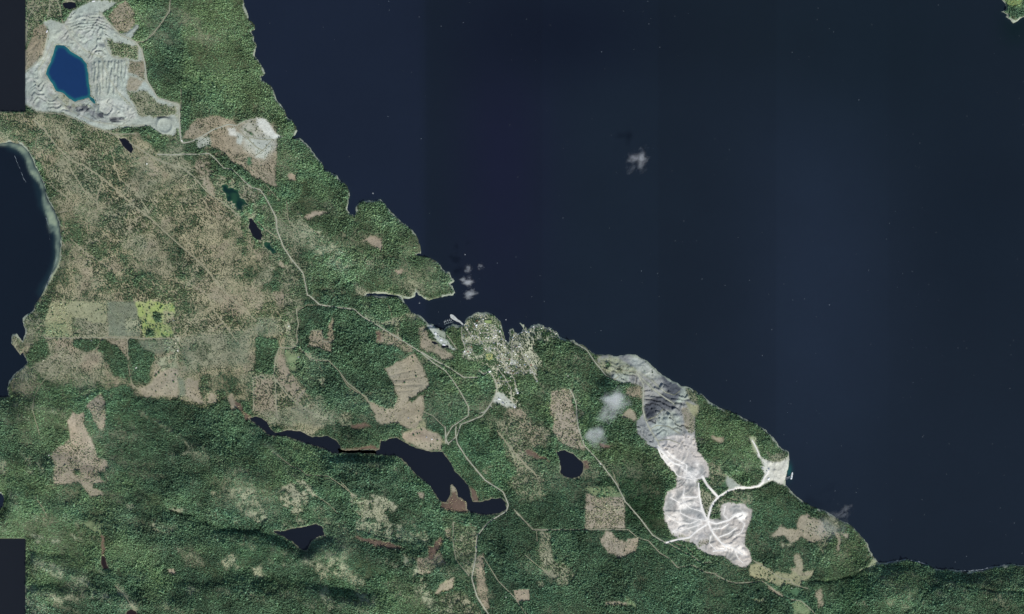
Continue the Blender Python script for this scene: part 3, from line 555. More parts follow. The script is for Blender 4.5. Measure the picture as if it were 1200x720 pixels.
# ------------------------------------------------------------------ mesh builders
def npmesh(name, verts, faces, col=None, m=None, smooth=False):
    """faces: (n,3) or (n,4) int array, or a list of such arrays"""
    me = bpy.data.meshes.new(name)
    fl = faces if isinstance(faces, list) else [faces]
    verts = np.ascontiguousarray(verts, np.float32)
    me.vertices.add(len(verts)); me.vertices.foreach_set('co', verts.ravel())
    nl = sum(f.size for f in fl); nf = sum(len(f) for f in fl)
    me.loops.add(nl); me.polygons.add(nf)
    me.loops.foreach_set('vertex_index', np.concatenate([f.ravel() for f in fl]).astype(np.int32))
    tot = np.concatenate([np.full(len(f), f.shape[1]) for f in fl])
    st = np.concatenate([[0], np.cumsum(tot)[:-1]])
    me.polygons.foreach_set('loop_start', st.astype(np.int32))
    me.update(calc_edges=True)
    if col is not None:
        a = me.attributes.new('tint', 'FLOAT_COLOR', 'POINT')
        c4 = np.ones((len(verts), 4), np.float32); c4[:, :3] = col; a.data.foreach_set('color', c4.ravel())
    if m: me.materials.append(m)
    me.polygons.foreach_set('use_smooth', np.full(nf, smooth, bool))
    return me
def put(name, me, label=None, cat=None, group=None, kind=None, parent=None, loc=None, rz=0):
    o = bpy.data.objects.new(name, me); C.objects.link(o)
    if loc is not None: o.location = loc
    if rz: o.rotation_euler = (0, 0, rz)
    if label: o['label'] = label
    if cat: o['category'] = cat
    if group: o['group'] = group
    if kind: o['kind'] = kind
    if parent: o.parent = parent
    return o
class MB:
    def __init__(s): s.v = []; s.f = []
    def add(s, v, f): n = len(s.v); s.v += [tuple(q) for q in v]; s.f += [tuple(i + n for i in q) for q in f]
    def box(s, x0, x1, y0, y1, z0, z1):
        s.add([(x0, y0, z0), (x1, y0, z0), (x1, y1, z0), (x0, y1, z0), (x0, y0, z1), (x1, y0, z1), (x1, y1, z1), (x0, y1, z1)],
              [(0, 3, 2, 1), (4, 5, 6, 7), (0, 1, 5, 4), (1, 2, 6, 5), (2, 3, 7, 6), (3, 0, 4, 7)])
    def cyl(s, x, y, z0, z1, r0, r1, n=16):
        v = [(x + r * math.cos(2 * math.pi * k / n), y + r * math.sin(2 * math.pi * k / n), z) for z, r in ((z0, r0), (z1, r1)) for k in range(n)]
        s.add(v, [(k, (k + 1) % n, n + (k + 1) % n, n + k) for k in range(n)] + [tuple(range(n - 1, -1, -1)), tuple(range(n, 2 * n))])
    def gable(s, L, Wd, z0, z1, ov=.6):
        a, b = L / 2 + ov, Wd / 2 + ov
        s.add([(-a, -b, z0), (a, -b, z0), (a, b, z0), (-a, b, z0), (-a, 0, z1), (a, 0, z1), (-a, -b, z0 - .4), (a, -b, z0 - .4), (a, b, z0 - .4), (-a, b, z0 - .4)],
              [(0, 1, 5, 4), (2, 3, 4, 5), (0, 4, 3), (1, 2, 5), (6, 7, 1, 0), (7, 8, 2, 1), (8, 9, 3, 2), (9, 6, 0, 3), (9, 8, 7, 6)])
    def mesh(s, name, m, smooth=False):
        me = bpy.data.meshes.new(name); me.from_pydata(s.v, [], s.f); me.update()
        if m: me.materials.append(m)
        if smooth: me.polygons.foreach_set('use_smooth', [True] * len(me.polygons))
        return me
def samp(A, x, y):
    fx = np.clip(np.asarray(x, float) - X0, 0, NX - 1.001); fy = np.clip(np.asarray(y, float) - Y0, 0, NY - 1.001)
    i = fx.astype(int); j = fy.astype(int); u = fx - i; v = fy - j
    if A.ndim == 3: u = u[..., None]; v = v[..., None]
    return (A[j, i] * (1 - u) + A[j, i + 1] * u) * (1 - v) + (A[j + 1, i] * (1 - u) + A[j + 1, i + 1] * u) * v
def grid_mesh(name, mask, Z, col, m, smooth=True):
    q = mask[:-1, :-1] & mask[1:, :-1] & mask[:-1, 1:] & mask[1:, 1:]
    jj, ii = np.nonzero(q)
    a = jj * NX + ii; F = np.stack([a + NX, a + NX + 1, a + 1, a], 1)
    used, inv = np.unique(F, return_inverse=True); F = inv.reshape(F.shape)
    X = (gx.ravel()[used] - 600) * PX; Y = (360 - gy.ravel()[used]) * PX
    Zv = Z.ravel()[used] if isinstance(Z, np.ndarray) else np.full(len(used), Z)
    return npmesh(name, np.stack([X, Y, Zv], 1), F, col.reshape(-1, 3)[used], m, smooth)

# ------------------------------------------------------------------ roads
ROADS = [  # material, width px, tile, points
 (0, 1.5, 'D', '-110 40 -60 40 -20 20', ''),]
ROADS = []
def road(t, s, w=1.1, k='road'): ROADS.append((pts(t, s), w, k))
road('D', '-60 85 0 88 60 84 130 85 180 80 215 110 250 150 290 155 350 215 380 240 420 250 445 285 470 330 495 380 500 440 530 520 570 580 620 640 632 690 642 745', 1.25)
road('F', '631 100 650 108 700 150 770 160 860 170 900 205 960 240', 1.35) ; ROADS[-1] = (pts('D', '642 745') + pts('F', '650 105 700 150 770 160 860 170 900 205 960 240'), 1.35, 'road')
road('H', '160 175 200 185 290 240 370 290 430 340 490 380 520 420 560 480 598 550 595 590 520 640 490 690 490 720', 1.1)
ROADS[-1] = (pts('H', '160 160 200 185 290 240 370 290 430 340 490 380 520 420 560 480 598 550 595 590 520 640 490 690 490 720'), 1.1, 'road')
road('H', '375 290 440 330 500 360 575 410 640 410', 1.2)
road('Q', '480 -30 480 -31', 1) ; ROADS.pop()
road('R', '15 290 60 330 110 300 150 350 175 400 190 470 170 540 140 605 70 700 20 715', 1.2)
road('H', '705 550 700 540 660 590 600 615 560 630 545 680 525 700 500 720', 1.25)
road('M', '398 0 400 45 412 70', 1.2); road('M', '440 0 438 30 445 65 480 120 550 205 620 250 635 285 640 300 632 325 590 350 560 370 520 420 515 500 500 580 520 650 565 720 590 760', 1.4)
road('M', '430 365 428 440 440 510 490 570', .9, 'track'); road('M', '545 500 570 540 600 590 660 650 710 720', .8, 'track')
road('M', '662 318 735 395 785 397', 1.0, 'track'); road('O', '20 245 100 323 350 323 545 323 590 362 640 375 690 430 740 460 775 500 850 490 900 520 960 530', .9, 'track')
road('O', '115 330 118 380', .7, 'faint'); road('O', '60 440 130 500 200 545', .7, 'faint'); road('M', '445 360 500 375', .7, 'faint')
ROADS.append((pts('N', '270 385 285 410 300 450 303 500 310 560 325 610 340 650 400 715') + pts('O', '430 30 490 110 530 190 600 270 660 350 720 385'), 1.3, 'road'))
road('N', '285 165 350 200 390 260 440 320', 1.2); road('N', '440 320 480 340 500 325', .9, 'track')
road('O', '720 385 760 372 830 360 870 325 910 300', 1.6, 'haul'); road('O', '735 388 800 425 850 450 890 480 930 475', 1.0, 'track'); road('O', '760 385 820 405 850 435', .7, 'faint')
road('X', '330 430 350 360 365 330 390 300 450 262 520 245', 2.0, 'haul')
ROADS.append((pts('X', '450 262 520 245') + pts('S', '80 595 200 590 280 570 320 530 345 470 380 430 385 400'), 1.3, 'haul'))
ROADS[-2] = (pts('X', '330 430 350 360 365 330 390 300 450 262'), 2.0, 'haul')
road('X', '300 180 330 235 390 300', 2.3, 'haul'); road('X', '280 220 285 290 300 370 330 430', 1.7, 'haul')
road('X', '330 435 380 450 450 430 490 400 530 385 550 400', 1.7, 'haul'); road('X', '330 435 360 500 410 560 480 590 530 625', 1.6, 'haul')
road('X', '410 560 435 580 435 600 400 600 360 605', 1.3, 'haul'); road('X', '345 482 410 475 450 450', 1.0, 'haul'); road('X', '395 525 450 505 495 472', 1.0, 'haul')
road('X', '55 15 100 75 140 110 190 125', 1.6, 'haul'); road('X', '50 20 70 70 110 120', 1.2, 'haul'); road('X', '100 40 150 85 215 120 210 160', .9, 'haul'); road('X', '190 300 270 300', 1.3, 'haul'); road('X', '270 300 280 290', 1, 'haul')
road('W', '330 215 360 265 385 310 380 420 380 480 400 560 430 620 480 700 500 740', 1.5, 'road'); road('W', '340 225 400 290 470 350 530 395 600 440', 1.4, 'road'); road('W', '350 215 430 265 500 330 540 360', 1.0, 'road')
road('W', '240 205 330 215', 1.2, 'track'); road('S', '205 60 235 110 262 170 290 240', .9, 'haul')
road('A', '803 -20 798 10 795 55 750 120 715 165 680 195 640 200', 1.1, 'track')
road('A', '470 60 500 95 560 160 640 200 665 240 680 300 690 380 740 460 800 480 840 492 845 600 850 660 862 672', 1.7, 'road')
road('B', '62 672 100 665 150 640 200 610 270 585 310 590', 1.5, 'road'); road('B', '310 590 345 570 400 558', 1.2, 'road'); road('B', '310 590 350 640 400 690 440 712', 1.1, 'track')
road('B', '350 640 420 655 480 655', .9, 'track'); road('D', '395 95 440 60 480 15', .9, 'track')
road('A', '490 190 510 240 530 270 590 280 602 320', 1.0, 'road'); road('A', '606 355 660 370 695 390', .9, 'road')
road('A', '170 20 130 90 122 200', .9, 'track'); road('A', '238 -20 232 60 222 90', .8, 'track'); road('A', '262 -10 285 40 292 95 300 112', .8, 'track'); road('A', '120 335 170 300 205 265 215 215 230 150', 1.3, 'road')
road('A', '190 120 200 200 195 245', .7, 'faint'); road('A', '850 420 850 520', .7, 'track')
road('A', '-30 520 0 524', .8, 'faint'); ROADS.pop()
road('A', '117 490 170 525 300 538 430 592 540 632 640 628', 1.0, 'track'); road('A', '160 565 210 610 260 680', 1.0, 'track')
road('A', '540 635 600 670', .8, 'track'); ROADS[-1] = (pts('A', '540 635 600 665 640 695') + pts('C', '650 55 700 90 760 120 860 150 910 190 960 250') + pts('D', '200 290 245 305'), .95, 'track')
ROADS[-1] = (pts('A', '540 635 600 665') + pts('C', '650 55 700 90 760 120 860 150 910 190') + pts('D', '160 250 205 285 245 310 330 380'), .95, 'track')
road('D', '130 190 200 180 250 190', .6, 'faint')
ROADS.append((pts('C', '235 0 270 50 330 110 400 140 500 210 620 320 700 380 820 490 960 610') + pts('D', '235 710') + pts('F', '300 130 400 225'), 1.1, 'faint'))
road('C', '480 210 455 290 460 340', .9, 'faint'); road('C', '330 150 400 260 450 300', .7, 'faint')
road('F', '100 60 150 85 180 110 200 170 215 195 250 235 310 320', .8, 'faint'); road('F', '250 235 180 275', .8, 'faint')
road('F', '590 170 592 195 600 240 592 275 595 320 590 345 560 352 510 350 490 400 485 490 540 560 590 610 650 650 740 690', .95, 'track')
road('F', '590 180 640 150 700 152', .6, 'faint'); road('F', '390 640 388 490 440 482', .8, 'track'); road('F', '490 500 500 680', .8, 'track'); road('F', '590 610 610 570 635 548', .8, 'track')
road('F', '605 350 640 390 680 410 740 410 790 460 830 515 920 585 945 640', .8, 'track'); road('F', '665 270 710 275 712 320 758 325', .8, 'track'); road('F', '758 210 760 240', .6, 'faint')
road('F', '690 640 740 690', .8, 'track'); ROADS.pop()
road('E', '212 305 330 305 480 303 600 305 720 308 815 308', .85, 'track'); road('E', '600 305 602 410', .7, 'track'); road('E', '480 303 460 350 400 410 340 435 300 440', .6, 'faint')
road('E', '240 460 190 530 165 580 160 640 175 700 190 760', .6, 'faint'); road('E', '602 430 620 520 655 550', .6, 'faint'); road('E', '340 435 220 500', .6, 'faint')
road('K', '500 210 570 265 610 280 640 305 740 310 800 350 860 400', .9, 'faint'); road('K', '680 400 740 440 800 500', .6, 'faint')
road('I', '240 215 300 270 380 345', .9, 'faint'); road('I', '170 410 200 450 225 500', .6, 'faint'); road('J', '540 580 600 640 640 700', .9, 'faint')
road('Y', '190 435 250 470 320 520 350 532 385 535 400 560 440 575 480 582', .9, 'track'); road('Y', '-10 510 60 545 100 555 160 552 240 545 290 580 340 620 390 640 445 650 480 680 520 720 560 760', .95, 'track')
road('Y', '440 575 440 540 490 510', .6, 'faint'); road('M', '0 210 30 240 45 270', .8, 'faint'); road('Z', '815 480 830 530 855 570', .6, 'faint')
road('D', '410 400 450 440 500 475', .8, 'faint'); road('D', '545 300 550 380 560 410', .5, 'faint'); road('D', '450 230 510 300', .6, 'faint'); road('D', '610 410 640 420 700 460', .5, 'faint')
road('H', '0 400 30 450 60 470 110 500 130 530', .7, 'faint'); road('H', '265 200 270 225', .7, 'track'); road('H', '222 70 245 150', .5, 'faint')
road('M', '600 20 680 120 750 190', 1.4, 'faint'); road('H', '385 570 430 590 490 650', .7, 'track')
road('Q', '230 320 270 370 310 430 345 480', .9, 'track')
# village streets
for s in ('400 200 390 270 400 360 420 420 440 480 410 570', '430 215 480 300 520 350', '560 200 640 180 720 200 830 270', '590 250 600 430', '630 460 790 460 840 560', '480 440 455 510', '690 220 790 300 800 450', '830 270 860 380 900 480', '620 290 780 300', '700 460 690 510', '620 130 600 200', '640 380 790 380'):
    road('Q', s, .75, 'street')
for s in ('170 50 240 160 300 280 360 380 380 450', '340 -30 335 60 340 170 360 230', '420 60 450 150 520 260 560 330 585 400', '240 160 330 180', '190 260 280 380 330 480 330 590', '175 380 270 400 340 400', '470 300 550 270', '360 230 440 260 470 300', '270 310 350 330 420 290'):
    road('R', s, .75, 'street')
road('N', '40 120 80 100 140 90 200 120', .7, 'street')
for s_ in ('120 300 170 330 180 390 240 420 330 430', '100 400 160 440 230 450 280 430', '200 250 190 320 230 360 300 380', '160 490 240 470 300 450', '130 130 160 180 240 200 300 190', '180 130 230 170 260 210', '380 600 340 560 350 520', '430 350 420 400 450 430', '480 590 500 640 530 670', '500 420 540 450 520 500 480 520'): road('X', s_, .7, 'haul')
for s_ in ('430 620 480 590 560 600 640 650', '400 560 470 530 520 480', '540 360 600 380 640 350', '300 180 240 170 180 190', '480 700 560 690 640 720'): road('W', s_, .7, 'track')
for s_ in ('310 120 340 180 400 240 480 270', '480 280 520 380 560 440 640 520', '250 200 220 260 180 330', '230 440 330 520 440 570 560 590 700 590'): road('A', s_, .8, 'road')
for s_ in ('60 120 140 200 230 220 330 300', '520 60 560 200 640 260 700 360', '330 480 420 560 520 620', '120 300 240 360 330 350'): road('C', s_, .7, 'faint')
KN = dict(road=('road', M_road, 'pale gravel road'), haul=('haul_road', M_road2, 'white crushed stone haul road in the quarry'), track=('track', M_track, 'dirt track through the trees'), faint=('track', M_track2, 'faint overgrown track'), street=('street', mat('village_asphalt', (150, 150, 138), .9, .12), 'narrow village street'))
roadd = np.full((NY, NX), 4, np.float32)
for p_, w_, k_ in ROADS:
    d = polydist(p_, 3.5, False, False)
    roadd = np.minimum(roadd, d - w_ / 2 + (-.15 if k_ == 'faint' else 0.0 if k_ == 'street' else -.1))
    if k_ in ('road', 'track', 'haul'):
        m_ = (d < w_ / 2 + (.35 if k_ != 'track' else .1) + .9 * fbm(gx, gy, 6, 331, 2)); PAR[..., 0] = np.where(m_, 0, PAR[..., 0]); paint('rb' if k_ != 'haul' else 'w', m_, 1, .5 if k_ == 'track' else .6)
Hs = blur(H, 4); rm = blur((roadd < 1.0).astype(np.float32), 1) * (land > 2) * (LAKEMAX < -2); H = H * (1 - rm) + Hs * rm
def ribbon(p, w):
    P = np.array(p); seg = np.hypot(*np.diff(P, axis=0).T); s = np.concatenate([[0], np.cumsum(seg)])
    n = max(3, int(s[-1] / .45)); q = np.linspace(0, s[-1], n)
    x = np.interp(q, s, P[:, 0]); y = np.interp(q, s, P[:, 1])
    k = 5; xp = np.pad(x, k, 'edge'); yp = np.pad(y, k, 'edge'); ker = np.hanning(2 * k + 3)[1:-1]; ker /= ker.sum()
    x2 = np.convolve(xp, ker, 'valid'); y2 = np.convolve(yp, ker, 'valid'); x2[0], y2[0], x2[-1], y2[-1] = x[0], y[0], x[-1], y[-1]
    tx = np.gradient(x2); ty = np.gradient(y2); L = np.hypot(tx, ty) + 1e-9; nx, ny = -ty / L, tx / L
    wv = w / 2 * (1 + .35 * fbm(x2 * 1.0, y2 * 1.0, 5, 7, 2))
    V = []
    for t in (-1, 0, 1):
        X = x2 + nx * wv * t; Y = y2 + ny * wv * t; Z = samp(H, X, Y) + 2.2
        V.append(np.stack([(X - 600) * PX, (360 - Y) * PX, Z], 1))
    V = np.concatenate(V); i = np.arange(n - 1)
    F = np.concatenate([np.stack([i + a * n, i + 1 + a * n, i + 1 + (a + 1) * n, i + (a + 1) * n], 1) for a in (0, 1)])
    # skirts so the bed has thickness
    B = V.copy(); B[:, 2] -= 4; m = len(V); V = np.concatenate([V, B])
    F = np.concatenate([F, np.stack([i, i + m, i + 1 + m, i + 1], 1), np.stack([i + 2 * n + 1, i + 2 * n + 1 + m, i + 2 * n + m, i + 2 * n], 1)])
    return V, F
for p_, w_, k_ in ROADS:
    V, F = ribbon(p_, w_ * dict(road=.80, haul=1.05, track=.9, faint=.9, street=1.15)[k_]); nm, mt_, lb = KN[k_]
    put(nm, npmesh(nm, V, F[:, ::-1], None, mt_, False), lb, nm.replace('_', ' '), None, 'structure')

# ------------------------------------------------------------------ terrain sheet
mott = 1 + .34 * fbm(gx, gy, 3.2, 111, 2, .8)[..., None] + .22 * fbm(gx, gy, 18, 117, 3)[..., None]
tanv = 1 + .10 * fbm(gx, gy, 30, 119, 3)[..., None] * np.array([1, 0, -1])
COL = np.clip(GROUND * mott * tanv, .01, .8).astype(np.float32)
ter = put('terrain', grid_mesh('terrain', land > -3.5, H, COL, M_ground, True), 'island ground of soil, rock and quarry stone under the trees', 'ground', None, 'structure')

# ------------------------------------------------------------------ water
def wcol(base, n): return np.tile(np.array(lin(base), np.float32), (n, 1))
st = 2
wxs, wys = np.meshgrid(np.arange(-70, 1281, st).astype(float), np.arange(-60, 771, st).astype(float))
def bl(cx, cy, sx, sy): return np.exp(-((wxs - cx) / sx) ** 2 - ((wys - cy) / sy) ** 2)[..., None]
SEA = np.zeros(wxs.shape + (3,)) + np.array([27., 39., 52.])
def tintsea(m, c): global SEA; SEA = SEA * (1 - m) + np.array(c, float) * m
tintsea(sstep(510, 486, wxs)[..., None] * .9, (31, 41, 60))
tintsea(bl(590, 190, 60, 180) * .85, (29, 32, 58)); tintsea(bl(665, 40, 130, 60) * .9, (17, 25, 42))
tintsea(bl(955, 330, 110, 260) * .85, (38, 51, 70)); tintsea(bl(1150, 260, 80, 120) * .6, (20, 33, 46)); tintsea(bl(900, 30, 160, 80) * .6, (22, 34, 43))
tintsea(bl(1050, 60, 120, 110) * .5, (20, 36, 46)); tintsea(bl(1160, 560, 120, 110) * .5, (28, 40, 54)); tintsea(bl(790, 250, 90, 150) * .5, (28, 40, 53)); tintsea(bl(1190, 30, 18, 24) * .7, (12, 34, 36)); tintsea(bl(740, 330, 90, 90) * .4, (27, 39, 53))
SEA *= (1 - .05 * sstep(497, 500, wxs) + .05 * sstep(634, 637, wxs) - .06 * sstep(770, 773, wxs) + .05 * sstep(908, 911, wxs) - .03 * sstep(1040, 1043, wxs))[..., None]
SEA *= (1 + .10 * fbm(wxs, wys, 160, 131, 3))[..., None]
left = ((wxs < 90) & (wys > 140) & (wys < 480))[..., None]; SEA = np.where(left, np.array([21, 32, 45.]) + 0 * SEA, SEA)
dsh = samp(land, wxs, wys)
bay = samp(bayline, wxs, wys)
bm = (sstep(8.5, 2.5, bay) * ((wxs < 90) & (wys > 160) & (wys < 350)))[..., None]
SEA = SEA * (1 - bm * .45) + np.array([38, 68, 76.]) * bm * .45
FLATP = pts('C', '-30 30 0 30 50 25 100 40 140 80 160 130 190 175 210 230 220 290 255 345 275 400 285 460 288 520 285 580 265 635 240 680 205 722 199 722 228 670 246 620 264 565 262 500 254 440 232 455 222 430 218 380 200 330 194 260 176 215 134 165 120 110 90 70 50 50 0 46 -30 46')
flat = box(inside(FLATP).astype(np.float32), 1)
fm = (samp(flat * (.75 + .9 * fbm(gx, gy, 7, 311, 3)), wxs, wys))[..., None] * .8; SEA = SEA * (1 - fm) + np.array([158, 170, 140.]) * fm
sh = (sstep(-4, 0, dsh) * .35 * (wxs > 32))[..., None]; SEA = SEA * (1 - sh) + np.array([36, 52, 62.]) * sh
tl = (np.exp(-((wxs - 925) / 3.5) ** 2 - ((wys - 552) / 9.) ** 2))[..., None]; SEA = SEA * (1 - tl) + np.array([36, 92, 92.]) * tl
blk = (((wxs < 31) & ((wys < 133) | (wys > 630))))[..., None]; SEA = np.where(blk, np.array([33, 37, 44.]), SEA)  # even dark tone for the made-up sea in the blank corners
SEAL = np.array(lin(SEA)) * (.52 + .4 * sstep(60, 115, SEA.mean(-1)))[..., None]
ny_, nx_ = wxs.shape; idx = np.arange(ny_ * nx_).reshape(ny_, nx_)
F = np.stack([idx[1:, :-1], idx[1:, 1:], idx[:-1, 1:], idx[:-1, :-1]], -1).reshape(-1, 4)
V = np.stack([(wxs - 600) * PX, (360 - wys) * PX, np.zeros_like(wxs)], -1).reshape(-1, 3)
# outer ring to the horizon
xa, xb = V[:, 0].min(), V[:, 0].max(); ya, yb = V[:, 1].min(), V[:, 1].max(); R_ = 90000.
ring = np.array([(xa, ya, 0), (xb, ya, 0), (xb, yb, 0), (xa, yb, 0), (-R_, -R_, 0), (R_, -R_, 0), (R_, R_, 0), (-R_, R_, 0)])
n0 = len(V); V = np.concatenate([V, ring]); F = np.concatenate([F, n0 + np.array([(4, 5, 1, 0), (5, 6, 2, 1), (6, 7, 3, 2), (7, 4, 0, 3)])])
Csea = np.concatenate([SEAL.reshape(-1, 3), np.tile(np.array(lin((27, 39, 52))) * .52, (8, 1))])
put('sea', npmesh('sea', V, F, Csea, M_water, True), 'dark navy strait and bays around the island', 'sea', None, 'structure')
WC = dict(pit=((28, 62, 110), (36, 116, 124)), teal=((28, 92, 106), (50, 120, 120)), dark=((24, 28, 38), (30, 34, 40)), green=((18, 50, 46), (50, 92, 66)), lake=((25, 31, 42), (27, 32, 42)), peat=((44, 34, 36), (60, 46, 42)))
for s, lvl, kind, lab in LAKES:
    a, b = (np.array(lin(c)) * .56 for c in WC[kind])
    rim = 4.6 if kind == 'pit' else 1.6
    e = sstep(rim, 0.6, s + 1.6 * fbm(gx, gy, 7, 141, 3))[..., None]
    if kind == 'green': e = np.maximum(e, sstep(-.05, .15, fbm(gx, gy, 12, 145, 2))[..., None] * .7)
    c = a * (1 - e) + b * e
    if kind == 'pit':
        t_ = sstep(60, 53, gy)[..., None] * .8; c = c * (1 - t_) + np.array(lin((30, 92, 110))) * .56 * t_
    put('pond' if kind in ('dark', 'green', 'teal', 'peat') else 'lake', grid_mesh('lake', s > -1.5, float(lvl), c, M_water, True), lab, 'pond' if kind != 'lake' else 'lake', None, 'structure')

# ------------------------------------------------------------------ forest masses
def crown_mesh(X, Y, Z, R, Hh, colr, nside=6, name='forest'):
    n = len(X); a = (np.arange(nside) / nside * 2 * math.pi)[None, :] + rng.random((n, 1)) * 6.28
    j1 = R[:, None] * (.78 + .44 * rng.random((n, nside))); j2 = R[:, None] * (.42 + .28 * rng.random((n, nside)))
    V = np.empty((n, 2 * nside + 1, 3), np.float32)
    V[:, :nside, 0] = X[:, None] + np.cos(a) * j1; V[:, :nside, 1] = Y[:, None] + np.sin(a) * j1; V[:, :nside, 2] = Z[:, None] + Hh[:, None] * (.02 + .22 * rng.random((n, nside)))
    a2 = a + .5
    V[:, nside:2 * nside, 0] = X[:, None] + np.cos(a2) * j2; V[:, nside:2 * nside, 1] = Y[:, None] + np.sin(a2) * j2; V[:, nside:2 * nside, 2] = Z[:, None] + Hh[:, None] * (.5 + .25 * rng.random((n, nside)))
    V[:, -1, 0] = X + R * .15 * (rng.random(n) - .5); V[:, -1, 1] = Y + R * .15 * (rng.random(n) - .5); V[:, -1, 2] = Z + Hh
    k = np.arange(nside); k1 = (k + 1) % nside
    f = np.concatenate([np.stack([k, k1, nside + k], 1), np.stack([k1, nside + k1, nside + k], 1), np.stack([nside + k, nside + k1, np.full(nside, 2 * nside)], 1)])
    F = (f[None] + (np.arange(n) * (2 * nside + 1))[:, None, None]).reshape(-1, 3)
    cc = np.repeat(colr[:, None, :], 2 * nside + 1, 1)
    return npmesh(name, V.reshape(-1, 3), F, cc.reshape(-1, 3), M_leaf, False)
sp = .95
cx, cy = np.meshgrid(np.arange(-40, 1240, sp), np.arange(-35, 760, sp))
cx = (cx + rng.uniform(-.48, .48, cx.shape)).ravel(); cy = (cy + rng.uniform(-.6, .6, cy.shape)).ravel()
ok = samp(TREEOK.astype(np.float32), cx, cy) > .6; cx, cy = cx[ok], cy[ok]
par = samp(PAR, cx, cy); fol = samp(FOL, cx, cy)
n1 = fbm(cx, cy, 6.5, 151, 3, .7); n2 = fbm(cx, cy, 22, 157, 3)
dens = par[:, 0] * np.clip(1 + par[:, 3] * (n1 * 2.6 + n2 * 1.6), .0, 1.6)
ok = (rng.random(len(cx)) < dens) & (samp(roadd, cx, cy) > .18 + .3 * rng.random(len(cx))) & (samp(land, cx, cy) > .8)
cx, cy, par, fol, n1, n2 = cx[ok], cy[ok], par[ok], fol[ok], n1[ok], n2[ok]
n = len(cx); hv = np.exp(rng.normal(0, .24, n)) * (1 + 1.1 * n1)
stand = sstep(-.12, .12, fbm(cx, cy, 34, 169, 2)); R_t = par[:, 1] * (.80 + .38 * stand) * np.exp(rng.normal(0, .2, n)) * (1 + .35 * n1); H_t = np.maximum(R_t * par[:, 2] * hv, 3)
br = np.clip(np.exp(rng.normal(0, .32, n)) * (1 + .6 * n1 + .8 * n2 + .5 * fbm(cx, cy, 11, 161, 2) + .6 * fbm(cx, cy, 48, 163, 3)), .35, 2.6)[:, None]
warm = .03 + rng.normal(0, .035, (n, 1)) + .12 * fbm(cx, cy, 26, 167, 2)[:, None]
col = np.clip(fol * br * (1 + warm * np.array([1.0, .2, -.8])), .008, .5)
Xw = (cx - 600) * PX; Yw = (360 - cy) * PX; Zw = samp(H, cx, cy) - 1.0
dense = par[:, 0] > .75
for nm, mk, lb, ct in (('conifer_forest', dense, 'dense dark green conifer forest covering the hills and shores', 'forest'), ('scrub_woodland', ~dense, 'patchy olive scrub and young trees over brown cut ground', 'scrub')):
    put(nm, crown_mesh(Xw[mk], Yw[mk], Zw[mk], R_t[mk], H_t[mk], col[mk], 6, nm), lb, ct, None, 'stuff')
print('trees', n)

# ------------------------------------------------------------------ sea specks of foam and tide lines
k = 1100; fx = rng.uniform(300, 1240, k); fy = rng.uniform(-20, 680, k)
keepf = (samp(land, fx, fy) < -6) & (rng.random(k) < np.clip(.35 + (fx > 600) * .3 + (fy > 380) * .35 + fbm(fx, fy, 60, 171, 2) * 1.5, 0, 1)) & (rng.random(k) < .6)
fx, fy = fx[keepf], fy[keepf]
Vf = []; Ff = []
for x, y in zip(fx, fy):
    r = rng.uniform(1.2, 3.0); e = rng.uniform(1, 2.0); a0 = rng.uniform(-.5, .5); b = len(Vf)
    for q in range(6):
        a = q * math.pi / 3; u = r * e * math.cos(a) * rng.uniform(.6, 1.2); v = r * math.sin(a) * rng.uniform(.6, 1.2)
        Vf.append(((x - 600) * PX + u * math.cos(a0) - v * math.sin(a0), (360 - y) * PX + u * math.sin(a0) + v * math.cos(a0), .12))
    Vf.append(((x - 600) * PX, (360 - y) * PX, .5)); Ff += [(b + q, b + (q + 1) % 6, b + 6) for q in range(6)]
M_foam = mat('foam', (142, 152, 160), .9, .15)
put('whitecaps', npmesh('whitecaps', np.array(Vf), np.array(Ff), None, M_foam), 'tiny white flecks of foam scattered over the open sea', 'foam', None, 'stuff')
def strand(name, p, w, lab, m=M_foam):
    P = np.array(p); seg = np.hypot(*np.diff(P, axis=0).T); s = np.concatenate([[0], np.cumsum(seg)]); q = np.arange(0, s[-1], .5)
    x = np.interp(q, s, P[:, 0]) + .5 * fbm(q, q * 0, 2, 5, 2); y = np.interp(q, s, P[:, 1]) + 1.2 * fbm(q, q * 0 + 9, 3, 6, 2); wv = w * np.clip(.55 + 2.4 * fbm(q, q * 0 + 3, 3, 8, 2), .08, 1.6)
    V = [((a - 600) * PX, (360 - b - t * c / 2) * PX, .8 if t == 0 else .1) for t in (-1, 0, 1) for a, b, c in zip(x, y, wv)]
    n = len(x); F = [(i + k * n, i + 1 + k * n, i + 1 + (k + 1) * n, i + (k + 1) * n) for k in (0, 1) for i in range(n - 1)]
    put(name, npmesh(name, np.array(V), np.array(F), None, m), lab, 'surf', None, 'structure')
strand('surf_line', pts('U', '345 452 400 438 455 430 520 442 575 462'), .9, 'white surf line off the south-east point')
strand('surf_line', pts('U', '700 490 790 490 860 484 900 474 960 464 1020 456'), .7, 'white surf line along the south-east shore')
strand('surf_line', pts('C', '68 90 78 115 95 155 110 195 122 215'), .8, 'thin pale reef line inside the western bay')
strand('surf_line', pts('C', '215 380 228 420 232 460 232 490'), .8, 'short pale reef line at the eastern side of the bay')
strand('surf_line', pts('C', '268 560 255 610 238 650 210 715'), 1.0, 'white surf line along the bay beach')

